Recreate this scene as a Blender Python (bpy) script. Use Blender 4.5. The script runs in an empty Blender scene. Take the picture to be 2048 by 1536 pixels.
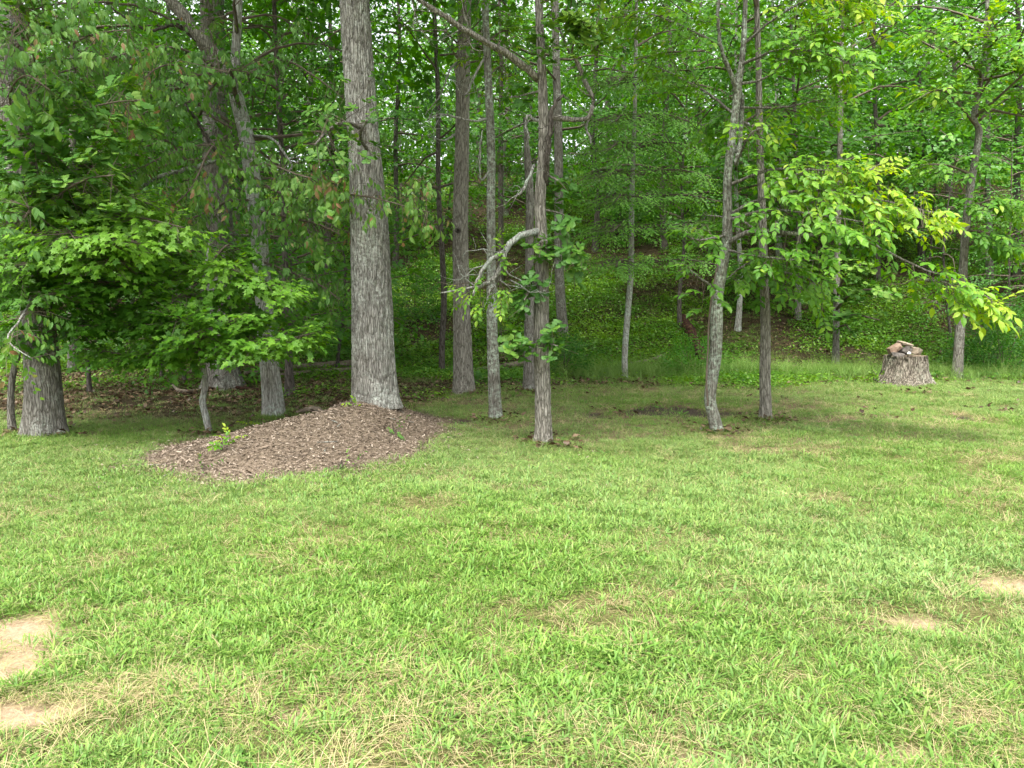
import bpy, math, random
import numpy as np
from mathutils import Matrix, Vector
random.seed(7)
rng = np.random.default_rng(11)
scene = bpy.context.scene
COL = scene.collection

# ------------------------------------------------------------------ camera, sky, sun, exposure
F2 = 1518.0                      # focal length in pixels of the 2048 wide photograph
PITCH = math.radians(6.3)
CAMZ = 1.6
cd = bpy.data.cameras.new('camera'); cam = bpy.data.objects.new('camera', cd); COL.objects.link(cam)
cam.location = (0, 0, CAMZ); cam.rotation_euler = (math.pi/2 - PITCH, 0, 0)
cd.sensor_width = 36; cd.lens = 36*F2/2048; cd.clip_end = 600; cd.clip_start = 0.05
scene.camera = cam
SUN_EL, SUN_AZ = math.radians(66), math.radians(200)      # azimuth clockwise from +Y: behind the camera, to the left
world = bpy.data.worlds.new('World'); scene.world = world; world.use_nodes = True
wn = world.node_tree; wn.nodes.clear()
sky = wn.nodes.new('ShaderNodeTexSky'); sky.sky_type = 'NISHITA'; sky.sun_disc = False
sky.sun_elevation = SUN_EL; sky.sun_rotation = SUN_AZ; sky.air_density = 1.0; sky.dust_density = 4.0
hs = wn.nodes.new('ShaderNodeHueSaturation'); hs.inputs['Saturation'].default_value = 0.16
bg = wn.nodes.new('ShaderNodeBackground'); bg.inputs['Strength'].default_value = 0.15
wo = wn.nodes.new('ShaderNodeOutputWorld')
wn.links.new(sky.outputs[0], hs.inputs['Color']); wn.links.new(hs.outputs[0], bg.inputs['Color']); wn.links.new(bg.outputs[0], wo.inputs['Surface'])
sl = bpy.data.lights.new('sun', 'SUN'); sl.energy = 1.5; sl.angle = math.radians(14); sl.color = (1, .95, .86)
so = bpy.data.objects.new('sun', sl); COL.objects.link(so)
sd = Vector((math.sin(SUN_AZ)*math.cos(SUN_EL), math.cos(SUN_AZ)*math.cos(SUN_EL), math.sin(SUN_EL)))
so.rotation_euler = sd.to_track_quat('Z', 'Y').to_euler(); so.location = (0, -5, 30)
scene.view_settings.view_transform = 'Standard'; scene.view_settings.look = 'None'
scene.view_settings.exposure = 1.84; scene.view_settings.gamma = 1
scene.render.engine = 'CYCLES'
scene.cycles.max_bounces = 7; scene.cycles.diffuse_bounces = 4; scene.cycles.transmission_bounces = 4
scene.cycles.caustics_reflective = False; scene.cycles.caustics_refractive = False

# ------------------------------------------------------------------ noise and terrain
def _h(i, j, k):
    n = (i.astype(np.int64)*374761393 + j.astype(np.int64)*668265263 + k.astype(np.int64)*2147483647 + 1013904223) & 0xffffffff
    n = ((n ^ (n >> 13))*1274126177) & 0xffffffff
    n = ((n ^ (n >> 16))*2246822519) & 0xffffffff
    return ((n ^ (n >> 15)) & 0xffff)/65535.0
def vnoise(x, y, z=0.0):
    x, y, z = np.broadcast_arrays(np.asarray(x, float), np.asarray(y, float), np.asarray(z, float))
    i, j, k = np.floor(x), np.floor(y), np.floor(z)
    u, v, w = x-i, y-j, z-k
    u, v, w = [t*t*(3-2*t) for t in (u, v, w)]
    r = 0
    for a in (0, 1):
        for b in (0, 1):
            for c in (0, 1):
                r = r + _h(i+a, j+b, k+c)*(u if a else 1-u)*(v if b else 1-v)*(w if c else 1-w)
    return r
def fbm(x, y, z=0.0, o=4):
    s, a, t = 0, .5, 0
    for q in range(o):
        s = s + a*vnoise(np.asarray(x)*2**q+17.3*q, np.asarray(y)*2**q+5.1*q, np.asarray(z)*2**q); t += a; a *= .5
    return s/t
def sstep(a, b, x):
    t = np.clip((np.asarray(x, float)-a)/(b-a), 0, 1); return t*t*(3-2*t)
def foot(x):
    return 15.6 + .9*np.sin(np.asarray(x)*.16+1.0) + 1.7*sstep(-1, -6, x)
def H(x, y):
    x = np.asarray(x, float); y = np.asarray(y, float)
    s = y - foot(x)
    S = np.where(s > 0, .40*(np.sqrt(s*s+2.2**2)-2.2), 0)
    top = 8.9 + .7*np.sin(x*.09+.6)
    k = .9
    S = -np.log(np.exp(-S/k)+np.exp(-top/k))*k + np.log(1+np.exp(-top/k))*k
    S = S - .09*np.maximum(y-46, 0)
    S = np.maximum(S, -6)
    und = (.10*(fbm(x*.35, y*.35, 3.1, 3)-.5) + .05*(fbm(x*1.7, y*1.7, 9.1, 2)-.5)) + np.where(s > 0, np.minimum(s, 4)*.16*(fbm(x*.5, y*.5, 1.7, 3)-.5), 0)
    return S + und
def mound(x, y):
    x = np.asarray(x, float); y = np.asarray(y, float)
    r1 = ((x+1.80)/.64)**2 + ((y-9.45)/1.05)**2
    r2 = ((x+2.52)/.98)**2 + ((y-7.85)/.92)**2
    r3 = ((x+1.98)/.70)**2 + ((y-8.5)/.85)**2
    b = .33*np.exp(-r1)+.25*np.exp(-r2)+.14*np.exp(-r3)-.045
    return b + .10*(fbm(x*2.4, y*2.4, 4.4, 3)-.5)*sstep(-.02, .1, b)
def ray(u, v):
    cx, cy = (u-1024)/F2, (768-v)/F2
    return np.array([cx, math.cos(PITCH)+cy*math.sin(PITCH), -math.sin(PITCH)+cy*math.cos(PITCH)])
def at(u, v, Y):
    d = ray(u, v); return np.array([0, 0, CAMZ]) + d*(Y/d[1])
def ground(u, v):
    d = ray(u, v); t = np.arange(1.5, 90, .02)
    P = np.array([0, 0, CAMZ]) + d*t[:, None]
    below = P[:, 2] < H(P[:, 0], P[:, 1])
    k = int(np.argmax(below)) if below.any() else len(t)-1
    return P[k]
def project(P):
    q = P - np.array([0, 0, CAMZ]); c, s = math.cos(PITCH), math.sin(PITCH)
    f = q[:, 1]*c - q[:, 2]*s; up = q[:, 1]*s + q[:, 2]*c
    f = np.maximum(f, .01)
    return 1024+F2*q[:, 0]/f, 768-F2*up/f, f
def pxm(w, P):                                        # width in photo pixels at a point -> metres
    return w*(P[1]*math.cos(PITCH)-(P[2]-CAMZ)*math.sin(PITCH))/F2

# ------------------------------------------------------------------ materials
def new_mat(name):
    m = bpy.data.materials.new(name); m.use_nodes = True; nt = m.node_tree; nt.nodes.clear()
    out = nt.nodes.new('ShaderNodeOutputMaterial')
    return m, nt, out
def N(nt, t, **kw):
    n = nt.nodes.new(t)
    for k, v in kw.items():
        if k in n.inputs.keys(): n.inputs[k].default_value = v
        else: setattr(n, k, v)
    return n
def ramp(nt, stops, fac=None):
    r = nt.nodes.new('ShaderNodeValToRGB'); e = r.color_ramp.elements
    while len(e) < len(stops): e.new(.5)
    for el, (p, c) in zip(e, stops): el.position = p; el.color = (*c, 1)
    if fac is not None: nt.links.new(fac, r.inputs[0])
    return r
def leaf_mat(name, stops, transl=.4, gloss=.05, rough=.4, attr='tint', atype='GEOMETRY'):
    m, nt, out = new_mat(name)
    a = N(nt, 'ShaderNodeAttribute', attribute_name=attr, attribute_type=atype)
    r = ramp(nt, stops, a.outputs['Fac'])
    d = N(nt, 'ShaderNodeBsdfDiffuse'); t = N(nt, 'ShaderNodeBsdfTranslucent'); g = N(nt, 'ShaderNodeBsdfGlossy', Roughness=rough)
    hsn = N(nt, 'ShaderNodeHueSaturation', Saturation=1.12, Value=1.35, Hue=.488)
    nt.links.new(r.outputs[0], d.inputs['Color']); nt.links.new(r.outputs[0], hsn.inputs['Color']); nt.links.new(hsn.outputs[0], t.inputs['Color'])
    m1 = N(nt, 'ShaderNodeMixShader'); m1.inputs[0].default_value = transl
    m2 = N(nt, 'ShaderNodeMixShader'); m2.inputs[0].default_value = gloss
    nt.links.new(d.outputs[0], m1.inputs[1]); nt.links.new(t.outputs[0], m1.inputs[2])
    nt.links.new(m1.outputs[0], m2.inputs[1]); nt.links.new(g.outputs[0], m2.inputs[2]); nt.links.new(m2.outputs[0], out.inputs[0])
    return m
def bark_mat(name, c1, c2, c3, lichen=(.5, .53, .46), amount=.35, scale=1.0, bump=1.0):
    m, nt, out = new_mat(name)
    tc = N(nt, 'ShaderNodeTexCoord')
    mp = N(nt, 'ShaderNodeMapping'); mp.inputs['Scale'].default_value = (40*scale, 40*scale, 9*scale)
    nt.links.new(tc.outputs['Object'], mp.inputs['Vector'])
    n1 = N(nt, 'ShaderNodeTexNoise', Scale=1.0, Detail=6.0, Roughness=.65); nt.links.new(mp.outputs[0], n1.inputs['Vector'])
    wp = N(nt, 'ShaderNodeTexNoise', Scale=7.0, Detail=3.0); nt.links.new(tc.outputs['Object'], wp.inputs['Vector'])
    va = N(nt, 'ShaderNodeVectorMath', operation='MULTIPLY_ADD'); nt.links.new(wp.outputs['Color'], va.inputs[0]); va.inputs[1].default_value = (.05, .05, .16); nt.links.new(tc.outputs['Object'], va.inputs[2])
    mv = N(nt, 'ShaderNodeMapping'); mv.inputs['Scale'].default_value = (36*scale, 36*scale, 4.4*scale); nt.links.new(va.outputs[0], mv.inputs['Vector'])
    vo = N(nt, 'ShaderNodeTexVoronoi', feature='DISTANCE_TO_EDGE', Scale=1.0); nt.links.new(mv.outputs[0], vo.inputs['Vector'])
    rv = ramp(nt, [(.0, (0, 0, 0)), (.16, (1, 1, 1))], vo.outputs['Distance'])
    hh = N(nt, 'ShaderNodeMath', operation='MULTIPLY_ADD'); nt.links.new(n1.outputs['Fac'], hh.inputs[0]); hh.inputs[1].default_value = .80
    h2 = N(nt, 'ShaderNodeMath', operation='MULTIPLY'); nt.links.new(rv.outputs[0], h2.inputs[0]); h2.inputs[1].default_value = .30; nt.links.new(h2.outputs[0], hh.inputs[2])
    r1 = ramp(nt, [(.34, c1), (.62, c2), (.84, c3)], hh.outputs[0])
    n2 = N(nt, 'ShaderNodeTexNoise', Scale=2.6, Detail=7.0, Roughness=.72); nt.links.new(tc.outputs['Object'], n2.inputs['Vector'])
    r2 = ramp(nt, [(.60-amount*.35, (0, 0, 0)), (.72-amount*.3, (1, 1, 1))], n2.outputs['Fac'])
    n3 = N(nt, 'ShaderNodeTexNoise', Scale=26.0, Detail=4.0, Roughness=.7); nt.links.new(tc.outputs['Object'], n3.inputs['Vector'])
    r3 = ramp(nt, [(.42, (0, 0, 0)), (.62, (1, 1, 1))], n3.outputs['Fac'])
    mu = N(nt, 'ShaderNodeMath', operation='MULTIPLY'); nt.links.new(r2.outputs[0], mu.inputs[0]); nt.links.new(r3.outputs[0], mu.inputs[1])
    mx = N(nt, 'ShaderNodeMix', data_type='RGBA'); nt.links.new(mu.outputs[0], mx.inputs[0])
    nt.links.new(r1.outputs[0], mx.inputs[6]); mx.inputs[7].default_value = (*lichen, 1)
    b = N(nt, 'ShaderNodeBsdfPrincipled', Roughness=.95); b.inputs['Specular IOR Level'].default_value = .12
    nt.links.new(mx.outputs[2], b.inputs['Base Color'])
    bp = N(nt, 'ShaderNodeBump', Strength=bump, Distance=.035); nt.links.new(hh.outputs[0], bp.inputs['Height']); nt.links.new(bp.outputs[0], b.inputs['Normal'])
    nt.links.new(b.outputs[0], out.inputs[0])
    return m
def plain_mat(name, stops, scale=14.0, bump=.5, rough=.95, detail=6.0, dist=.02):
    m, nt, out = new_mat(name)
    tc = N(nt, 'ShaderNodeTexCoord')
    n1 = N(nt, 'ShaderNodeTexNoise', Scale=scale, Detail=detail, Roughness=.68); nt.links.new(tc.outputs['Object'], n1.inputs['Vector'])
    r = ramp(nt, stops, n1.outputs['Fac'])
    b = N(nt, 'ShaderNodeBsdfPrincipled', Roughness=rough); b.inputs['Specular IOR Level'].default_value = .15
    nt.links.new(r.outputs[0], b.inputs['Base Color'])
    bp = N(nt, 'ShaderNodeBump', Strength=bump, Distance=dist); nt.links.new(n1.outputs['Fac'], bp.inputs['Height']); nt.links.new(bp.outputs[0], b.inputs['Normal'])
    nt.links.new(b.outputs[0], out.inputs[0])
    return m
BROWN = (.20, .10, .035)
M = {}
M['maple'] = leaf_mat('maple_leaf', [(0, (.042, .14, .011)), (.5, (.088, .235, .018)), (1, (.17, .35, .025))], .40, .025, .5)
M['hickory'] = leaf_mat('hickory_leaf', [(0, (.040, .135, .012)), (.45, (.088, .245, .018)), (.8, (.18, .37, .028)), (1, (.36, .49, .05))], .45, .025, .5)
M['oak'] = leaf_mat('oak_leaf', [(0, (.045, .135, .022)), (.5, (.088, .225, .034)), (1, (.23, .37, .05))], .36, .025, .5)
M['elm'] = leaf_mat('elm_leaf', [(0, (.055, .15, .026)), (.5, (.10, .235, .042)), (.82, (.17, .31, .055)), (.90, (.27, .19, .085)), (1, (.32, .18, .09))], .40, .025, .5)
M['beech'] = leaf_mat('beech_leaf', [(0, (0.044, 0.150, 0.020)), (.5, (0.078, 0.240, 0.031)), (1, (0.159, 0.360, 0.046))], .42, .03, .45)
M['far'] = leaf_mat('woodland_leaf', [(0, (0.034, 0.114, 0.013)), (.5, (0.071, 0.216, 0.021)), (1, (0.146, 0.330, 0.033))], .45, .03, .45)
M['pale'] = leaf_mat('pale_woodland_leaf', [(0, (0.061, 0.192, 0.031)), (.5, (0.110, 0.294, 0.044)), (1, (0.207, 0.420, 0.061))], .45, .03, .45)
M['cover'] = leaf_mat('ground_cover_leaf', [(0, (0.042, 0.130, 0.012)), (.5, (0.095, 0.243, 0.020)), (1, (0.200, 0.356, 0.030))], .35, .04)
M['litter'] = leaf_mat('dry_leaf', [(0, (.04, .024, .013)), (.5, (.10, .064, .036)), (1, (.24, .17, .105))], .15, .03)
M['chip'] = leaf_mat('wood_chip', [(0, (.085, .064, .045)), (.5, (.225, .172, .127)), (.85, (.40, .325, .255)), (1, (.54, .46, .37))], 0, .02, .6)
M['bark_oak'] = bark_mat('oak_bark', (0.116, 0.107, 0.091), (0.250, 0.238, 0.210), (0.415, 0.403, 0.366), (0.525, 0.549, 0.488), .42)
M['bark_stump'] = bark_mat('stump_bark', (0.049, 0.041, 0.033), (0.159, 0.137, 0.107), (0.366, 0.329, 0.268), (0.403, 0.403, 0.317), .3, .7, 1.0)
M['bark_grey'] = bark_mat('grey_bark', (0.098, 0.089, 0.073), (0.201, 0.185, 0.159), (0.317, 0.299, 0.262), (0.464, 0.488, 0.427), .3)
M['bark_brown'] = bark_mat('brown_bark', (0.112, 0.102, 0.083), (0.244, 0.226, 0.189), (0.403, 0.378, 0.329), (0.390, 0.403, 0.329), .12)
M['bark_lichen'] = bark_mat('lichen_bark', (0.085, 0.077, 0.061), (0.171, 0.159, 0.132), (0.281, 0.268, 0.232), (0.439, 0.512, 0.415), .55)
M['bark_pale'] = bark_mat('pale_bark', (0.171, 0.159, 0.137), (0.329, 0.317, 0.281), (0.512, 0.500, 0.458), (0.525, 0.598, 0.525), .45)
M['bark_dark'] = bark_mat('dark_bark', (0.049, 0.043, 0.035), (0.110, 0.095, 0.081), (0.183, 0.161, 0.140), (0.293, 0.305, 0.256), .1)
M['twig'] = plain_mat('twig_bark', [(.3, (.07, .055, .04)), (.7, (.17, .14, .11))], 9, .2)
M['dead'] = bark_mat('dead_branch_bark', (.13, .125, .105), (.29, .28, .25), (.45, .44, .40), (.40, .46, .39), .5)
M['rot'] = plain_mat('rotten_wood', [(.32, (.010, .007, .005)), (.5, (.036, .018, .012)), (.72, (.13, .062, .038))], 14, 1)
M['log'] = plain_mat('fallen_log_bark', [(.3, (.09, .07, .052)), (.55, (.24, .195, .15)), (.75, (.42, .36, .29))], 9, .8)
M['mulch'] = plain_mat('mulch_soil', [(.3, (.07, .054, .037)), (.5, (.175, .135, .097)), (.72, (.31, .245, .185))], 34, 1)
M['rock_red'] = plain_mat('reddish_stone', [(.3, (.10, .066, .048)), (.5, (.20, .138, .10)), (.72, (.32, .24, .185))], 9, .5)
M['rock_tan'] = plain_mat('tan_stone', [(.3, (.17, .135, .095)), (.5, (.28, .23, .17)), (.72, (.42, .36, .28))], 9, .5)
M['rock_grey'] = plain_mat('grey_stone', [(.3, (.045, .04, .036)), (.5, (.095, .085, .075)), (.72, (.19, .17, .15))], 9, .5)
M['rock_white'] = plain_mat('white_stone', [(.3, (.6, .6, .58)), (.7, (.8, .8, .78))], 9, .3)
M['cutwood'] = plain_mat('weathered_cut_wood', [(.3, (.10, .08, .06)), (.55, (.22, .18, .13)), (.75, (.33, .28, .2))], 20, .6)

# ------------------------------------------------------------------ mesh helpers
def mk_mesh(name, V, Fc, mat, tint=None, smooth=False):
    me = bpy.data.meshes.new(name)
    V = np.ascontiguousarray(V, dtype=np.float32); Fc = np.ascontiguousarray(Fc, dtype=np.int32)
    nf, k = Fc.shape
    me.vertices.add(len(V)); me.vertices.foreach_set('co', V.ravel())
    me.loops.add(nf*k); me.loops.foreach_set('vertex_index', Fc.ravel())
    me.polygons.add(nf); me.polygons.foreach_set('loop_start', np.arange(0, nf*k, k, dtype=np.int32))
    me.polygons.foreach_set('use_smooth', np.full(nf, bool(smooth)))
    me.update(calc_edges=True)
    if tint is not None:
        a = me.attributes.new('tint', 'FLOAT', 'POINT'); a.data.foreach_set('value', np.ascontiguousarray(tint, dtype=np.float32))
    for mm in (mat if isinstance(mat, (list, tuple)) else [mat]):
        if mm: me.materials.append(mm)
    return me
def link(name, me, parent=None, loc=None):
    o = bpy.data.objects.new(name, me); COL.objects.link(o)
    if parent is not None: o.parent = parent
    if loc is not None: o.location = loc
    return o
def tag(o, label=None, cat=None, group=None, kind=None):
    for k, v in (('label', label), ('category', cat), ('group', group), ('kind', kind)):
        if v: o[k] = v
    return o
class MB:                                             # collects quads/tris, all as tris
    def __init__(s): s.V = []; s.T = []; s.n = 0; s.t = []
    def add(s, V, T, tint=None):
        s.V.append(V); s.T.append(np.asarray(T)+s.n); s.n += len(V)
        s.t.append(np.full(len(V), .5) if tint is None else (np.full(len(V), tint) if np.isscalar(tint) else tint))
    def build(s, name, mat, parent=None, base=(0, 0, 0), smooth=False, kind=None, tint=False):
        if not s.V: return None
        me = mk_mesh(name, np.concatenate(s.V)-np.asarray(base), np.concatenate(s.T), mat, np.concatenate(s.t) if tint else None, smooth)
        o = link(name, me, parent, None if parent is not None else base)
        if kind: o['kind'] = kind
        return o
def quads2tris(Q):
    return np.concatenate([Q[:, [0, 1, 2]], Q[:, [0, 2, 3]]])
def smooth_path(P, R, n):
    P = np.asarray(P, float); R = np.asarray(R, float)
    if len(P) < 3:
        t = np.linspace(0, 1, n)[:, None]; return P[0]*(1-t)+P[-1]*t, R[0]*(1-t[:, 0])+R[-1]*t[:, 0]
    d = np.r_[0, np.cumsum(np.linalg.norm(np.diff(P, axis=0), axis=1))]
    A = np.vstack([2*P[0]-P[1], P, 2*P[-1]-P[-2]])
    s = np.linspace(0, d[-1], n); i = np.clip(np.searchsorted(d, s, side='right')-1, 0, len(P)-2)
    u = ((s-d[i])/np.maximum(d[i+1]-d[i], 1e-9))[:, None]
    p0, p1, p2, p3 = A[i], A[i+1], A[i+2], A[i+3]
    C = .5*((2*p1)+(-p0+p2)*u+(2*p0-5*p1+4*p2-p3)*u**2+(-p0+3*p1-3*p2+p3)*u**3)
    return C, np.interp(s, d, R)
def tube(mb, P, R, sides=6, n=None, rough=0.0):
    P = np.asarray(P, float); R = np.asarray(R, float)
    if n: P, R = smooth_path(P, R, n)
    k = len(P)
    T = np.gradient(P, axis=0); T /= np.linalg.norm(T, axis=1)[:, None]+1e-9
    ref = np.array([0, 0, 1.0]) if abs(T[:, 2]).mean() < .8 else np.array([0, 1.0, 0])
    X = np.cross(T, ref); X /= np.linalg.norm(X, axis=1)[:, None]+1e-9
    Y = np.cross(X, T)
    a = np.arange(sides)*2*math.pi/sides
    rr = R[:, None]*np.ones(sides)
    if rough: rr = rr*(1+rough*(rng.random((k, sides))-.5))
    V = P[:, None, :] + rr[..., None]*(np.cos(a)[None, :, None]*X[:, None, :]+np.sin(a)[None, :, None]*Y[:, None, :])
    i, j = np.meshgrid(np.arange(k-1), np.arange(sides), indexing='ij')
    j2 = (j+1) % sides
    Q = np.stack([i*sides+j, i*sides+j2, (i+1)*sides+j2, (i+1)*sides+j], -1).reshape(-1, 4)
    V = V.reshape(-1, 3); Tr = quads2tris(Q)
    c0, c1 = len(V), len(V)+1
    V = np.vstack([V, P[:1], P[-1:]]); jj = np.arange(sides)
    Tr = np.vstack([Tr, np.stack([np.full(sides, c0), (jj+1) % sides, jj], -1), np.stack([np.full(sides, c1), (k-1)*sides+jj, (k-1)*sides+(jj+1) % sides], -1)])
    mb.add(V, Tr)
def sticks(mb, A, B, ra, rb):
    A = np.asarray(A); B = np.asarray(B); n = len(A)
    if n == 0: return
    T = B-A; T = T/(np.linalg.norm(T, axis=1)[:, None]+1e-9)
    X = np.cross(T, np.array([.3, .2, .93])); X /= np.linalg.norm(X, axis=1)[:, None]+1e-9
    Y = np.cross(X, T)
    ra = np.broadcast_to(ra, n); rb = np.broadcast_to(rb, n)
    vs = []
    for P, r in ((A, ra), (B, rb)):
        for q in range(3):
            c, s = math.cos(q*2.0944), math.sin(q*2.0944)
            vs.append(P + r[:, None]*(c*X+s*Y))
    V = np.stack(vs, 1).reshape(-1, 3)
    t = np.array([[0, 1, 4], [0, 4, 3], [1, 2, 5], [1, 5, 4], [2, 0, 3], [2, 3, 5]])
    mb.add(V, (np.arange(n)[:, None, None]*6+t).reshape(-1, 3))

# ------------------------------------------------------------------ leaves and sprays
def tmpl(kind):
    if kind in ('far', 'pale', 'cover', 'litter'):
        V = [(0, 0, 0), (-.30, .45, .07), (.30, .45, .07), (0, 1, -.10)]; T = [(0, 2, 1), (1, 2, 3)]
    elif kind == 'maple':
        h = [(.30, -.04), (.22, .16), (.56, .38), (.22, .50)]
        ring = [(0, 0)]+h+[(0, 1)]+[(-x, y) for x, y in h[::-1]]
        V = [(x, y, .10*abs(x)-.20*max(y-.4, 0)**2-.15*x*x) for x, y in ring]+[(0, .35, -.03)]
        T = [(10, i, (i+1) % 10) for i in range(10)]
    elif kind == 'oak':
        h = [(.04, 0), (.09, .12), (.19, .24), (.13, .36), (.30, .50), (.19, .62), (.36, .76), (.20, .90)]
        V = []; T = []
        for x, y in h: z = -.22*(y-.3)**2; V += [(-x, y, z+.10*x), (x, y, z+.10*x)]
        V.append((0, 1, -.12))
        for i in range(len(h)-1):
            a = 2*i; T += [(a, a+1, a+3), (a, a+3, a+2)]
        T.append((2*len(h)-2, 2*len(h)-1, 2*len(h)))
    else:                                              # pointed oval
        w = .27 if kind == 'hickory' else .24
        V = [(0, 0, 0), (-w*.8, .28, .05), (0, .33, -.01), (w*.8, .28, .05), (-w*.85, .6, .02), (0, .62, -.05), (w*.85, .6, .02), (0, 1, -.16)]
        T = [(0, 2, 1), (0, 3, 2), (1, 2, 5), (1, 5, 4), (2, 3, 6), (2, 6, 5), (4, 5, 7), (5, 6, 7)]
    return np.array(V, float), np.array(T)
TM = {k: tmpl(k) for k in ('far', 'pale', 'cover', 'litter', 'maple', 'oak', 'hickory', 'elm', 'beech')}
def unit(a): return a/(np.linalg.norm(a, axis=-1, keepdims=True)+1e-9)
def spray_local(kind, nv=10):
    out = []
    for _ in range(nv):
        p, d, nn, s = [], [], [], []
        def put(pos, di, no, sc):
            p.append(pos); d.append(di); nn.append(no); s.append(sc)
        J = lambda a: (rng.random(3)-.5)*2*a
        if kind == 'oak':
            k = 9
            for i in range(k):
                a = i*2.4+rng.random()*.6; e = rng.uniform(-.35, .5)
                put(np.array([0, .05*i/k, 0])+J(.02), np.array([math.cos(a), .45+math.sin(a)*.9, e]), np.array([0, .1, 1])+J(.35), rng.uniform(.7, 1.15))
        elif kind == 'hickory':
            k = 7; L = .22
            for i in range(k):
                t = (i//2+1)/4; sgn = 1 if i % 2 else -1
                if i == k-1: put(np.array([0, L, -.05]), np.array([0, 1, -.55]), np.array([0, .4, 1])+J(.2), 1.25)
                else: put(np.array([0, L*t, -.05*t*t])+J(.006), np.array([sgn*.85, .65, -.28])+J(.22), np.array([sgn*.25, .3, 1])+J(.2), .65+.5*t)
        elif kind == 'elm':
            k = 7; L = .30
            for i in range(k):
                t = (i+1)/k; sgn = 1 if i % 2 else -1
                put(np.array([0, L*t, -.05*t*t])+J(.01), np.array([sgn*.35, .35, -1.0])+J(.35), np.array([sgn*.3, 1, .45])+J(.5), rng.uniform(.7, 1.1))
        elif kind == 'maple':
            k = 8; L = .26
            for i in range(k):
                t = (i+1)/k; sgn = 1 if i % 2 else -1
                put(np.array([sgn*rng.uniform(.02, .09), L*t, rng.uniform(-.03, .02)]), np.array([sgn*rng.uniform(.3, 1), .7, -.30])+J(.3), np.array([0, .40, 1])+J(.30), rng.uniform(.6, 1.15))
        else:
            k = 9 if kind == 'beech' else 7; L = .32 if kind == 'beech' else .5
            for i in range(k):
                t = (i+1)/k; sgn = 1 if i % 2 else -1
                if kind == 'beech': put(np.array([sgn*.02, L*t, -.06*t*t]), np.array([sgn*.9, .7, -.25])+J(.2), np.array([0, .15, 1])+J(.25), rng.uniform(.7, 1.1)*(1.1-.3*t))
                else: put(np.array([rng.uniform(-.22, .22), L*t, rng.uniform(-.12, .10)]), np.array([sgn*.8, .7, -.3])+J(.5), np.array([0, .1, 1])+J(.5), rng.uniform(.7, 1.25))
        out.append((np.array(p), unit(np.array(d)), np.array(nn), np.array(s)))
    return [np.stack([o[i] for o in out]) for i in range(4)]
SPR = {k: spray_local(k) for k in ('oak', 'hickory', 'elm', 'maple', 'beech', 'far')}
SPR['pale'] = SPR['far']
def leaves_of(kind, P, D, size, upv=None, lean=.25, face=.0):
    """sprays at P pointing along D -> per leaf position and frame"""
    n = len(P); lp, ld, ln, ls = SPR[kind]; vi = rng.integers(0, len(lp), n)
    D = unit(D); U = np.array([0, 0, 1.0])+rng.normal(0, lean, (n, 3)) if upv is None else upv
    X = unit(np.cross(D, U)); Nn = np.cross(X, D)
    def tow(a): return a[..., 0:1]*X[:, None]+a[..., 1:2]*D[:, None]+a[..., 2:3]*Nn[:, None]
    sc = np.broadcast_to(np.asarray(size, float), n)
    pos = P[:, None]+tow(lp[vi])*(sc/SIZE[kind])[:, None, None]
    ly = unit(tow(ld[vi])); lz = unit(tow(ln[vi]))+face*np.array([0, -1.0, .25]); lx = unit(np.cross(ly, lz)); lz = np.cross(lx, ly)
    s = ls[vi]*sc[:, None]
    return pos.reshape(-1, 3), lx.reshape(-1, 3), ly.reshape(-1, 3), lz.reshape(-1, 3), s.reshape(-1)
SIZE = {'oak': .14, 'hickory': .10, 'elm': .085, 'maple': .085, 'beech': .075, 'far': .13, 'pale': .13}
def leaf_mesh(name, kind, L, tint):
    pos, lx, ly, lz, s = L; V, T = TM[kind]
    W = pos[:, None]+s[:, None, None]*(V[None, :, 0:1]*lx[:, None]+V[None, :, 1:2]*ly[:, None]+V[None, :, 2:3]*lz[:, None])
    n, k = W.shape[:2]
    return mk_mesh(name, W.reshape(-1, 3), (np.arange(n)[:, None, None]*k+T).reshape(-1, 3), M[kind], np.repeat(tint, k))
LEAFM = {}
def leaf_variant(kind, t):
    q = min(7, max(0, int(t*8)))
    if (kind, q) not in LEAFM:
        V, T = TM[kind]; LEAFM[kind, q] = mk_mesh('leaf', V, T, M[kind], np.full(len(V), (q+.5)/8))
    return LEAFM[kind, q]

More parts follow.
